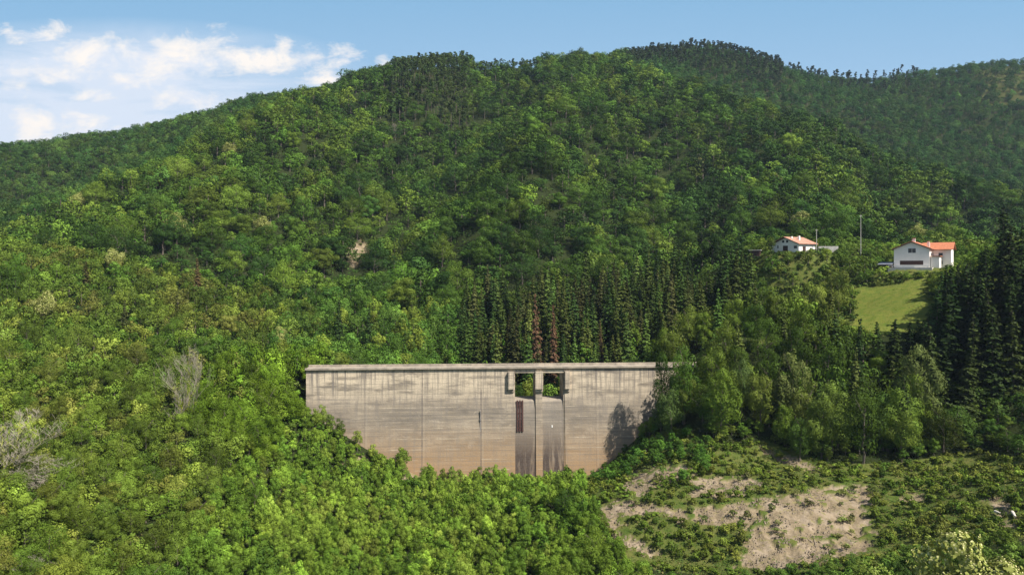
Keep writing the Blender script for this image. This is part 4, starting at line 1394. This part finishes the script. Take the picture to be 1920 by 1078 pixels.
# ------------------------------------------------------------------ light
AZ, EL = 130.0, 49.0
sd = Vector((math.sin(R(AZ)) * math.cos(R(EL)), math.cos(R(AZ)) * math.cos(R(EL)), math.sin(R(EL))))
sun = bpy.data.objects.new('sun', bpy.data.lights.new('sun', 'SUN'))
COL.objects.link(sun)
sun.data.energy = 5.0
sun.data.angle = R(.55)
sun.data.color = (1, .945, .86)
sun.rotation_euler = sd.to_track_quat('Z', 'Y').to_euler()
sun.location = (100, -100, 400)

w = bpy.data.worlds.new('World')
SC.world = w
w.use_nodes = True
nt = w.node_tree
nt.nodes.clear()
q = N(nt)
sky = q.n('ShaderNodeTexSky', sky_type='NISHITA', sun_disc=False)
sky.sun_elevation = R(EL)
sky.sun_rotation = R(AZ)
sky.air_density = 1.0
sky.dust_density = .9
sky.ozone_density = 1.0
SKY_STR = .080
# clouds: puffs and thin veils laid out by compass direction and height over the horizon
dirv = q.n('ShaderNodeTexCoord').outputs['Generated']
sp = q.n('ShaderNodeSeparateXYZ')
q.l(dirv, sp.inputs[0])
ysafe = q.math('MAXIMUM', sp.outputs[1], .05)
uu, vv = q.math('DIVIDE', sp.outputs[0], ysafe), q.math('DIVIDE', sp.outputs[2], ysafe)
cb = q.n('ShaderNodeCombineXYZ')
q.l(uu, cb.inputs[0])
q.l(vv, cb.inputs[1])
uv = cb.outputs[0]
nz = q.noise(q.mapping(uv, (1, 2.0, 1)), 16, 10, .66, .35)
nzb = q.noise(q.mapping(uv, (1, 1.2, 1), (3, 5, 0)), 9, 8, .60, .2)
nz2 = q.noise(q.mapping(uv, (1, 4.5, 1), (4, 2, 0)), 7, 8, .62, .6)


def blob(px, py, sx, sy):
    a = q.math('DIVIDE', q.math('SUBTRACT', uu, (px - CX) / F), sx / F)
    b = q.math('DIVIDE', q.math('SUBTRACT', vv, (HY - py) / F), sy / F)
    d = q.math('ADD', q.math('MULTIPLY', a, a), q.math('MULTIPLY', b, b))
    return q.math('SUBTRACT', 1.0, q.math('SQRT', d))


acc = None
for b in [(190, 108, 130, 46), (310, 112, 190, 48), (430, 110, 170, 46), (500, 110, 120, 44), (575, 112, 60, 40), (645, 118, 60, 44), (720, 126, 28, 26), (640, 146, 120, 24),
          (50, 66, 90, 26), (30, 138, 66, 40), (98, 138, 66, 36), (370, 190, 80, 26), (65, 232, 70, 36), (150, 228, 66, 38), (235, 150, 60, 24), (170, 180, 60, 20)]:
    v = blob(*b)
    acc = v if acc is None else q.math('MAXIMUM', acc, v)
mask = q.math('MAXIMUM', q.math('MULTIPLY', acc, .95), -1.0)
cum = q.math('ADD', q.math('ADD', mask, -.16), q.math('MULTIPLY', q.math('ADD', q.math('SUBTRACT', nz, .5), q.math('MULTIPLY', q.math('SUBTRACT', nzb, .5), .8)), 3.6))
cum = q.ramp(cum, [(.0, 0.), (.55, .62), (1.0, 1.)])
veil = q.math('MAXIMUM', blob(180, 250, 720, 190), blob(200, 150, 520, 120))
veil = q.math('MULTIPLY', q.math('MAXIMUM', q.math('MULTIPLY', veil, 1.8), 0.0), q.ramp(nz2, [(.32, .45), (.60, 1.)]), True)
whiten = q.ramp(vv, [(.40, .85), (.85, 0.)])
lp = q.math('MULTIPLY', veil, .86, True)
skyc = q.n('ShaderNodeVectorMath', operation='SCALE')
q.l(sky.outputs[0], skyc.inputs[0])
skyc.inputs['Scale'].default_value = SKY_STR
low = q.mix(q.ramp(vv, [(.22, 0.), (.40, 1.)]), (.235, .36, .50), (.150, .300, .455))
c0 = q.mix(whiten, skyc.outputs[0], low)
c1 = q.mix(lp, c0, (.46, .50, .57))
ccol = q.mix(q.ramp(q.math('ADD', nzb, q.math('MULTIPLY', q.math('SUBTRACT', nz, .5), .8)), [(.35, 0.), (.58, 1.)]), (.50, .515, .56), (.63, .585, .54))
c2 = q.mix(q.math('MULTIPLY', cum, .93), c1, ccol)
front_only = q.math('GREATER_THAN', sp.outputs[1], .06)
c3 = q.mix(front_only, skyc.outputs[0], c2)
bg = q.n('ShaderNodeBackground')
q.l(c3, bg.inputs['Color'])
bg.inputs['Strength'].default_value = 1.0
q.l(bg.outputs[0], q.n('ShaderNodeOutputWorld').inputs[0])

# ------------------------------------------------------------------ camera and output
cam = bpy.data.objects.new('camera', bpy.data.cameras.new('camera'))
COL.objects.link(cam)
cam.location = (0, 0, CZ)
cam.rotation_euler = (R(90), 0, 0)
cam.data.sensor_width = 36
cam.data.lens = F / 1920 * 36
cam.data.shift_y = -(539 - HY) / 1920
cam.data.clip_end = 20000
SC.camera = cam
SC.view_settings.view_transform = 'Standard'
SC.view_settings.look = 'None'
SC.view_settings.gamma = 1
SC.view_settings.exposure = 0.78
SC.cycles.use_denoising = True
SC.cycles.max_bounces = 6
SC.cycles.diffuse_bounces = 3
SC.cycles.transmission_bounces = 3
SC.cycles.volume_bounces = 0
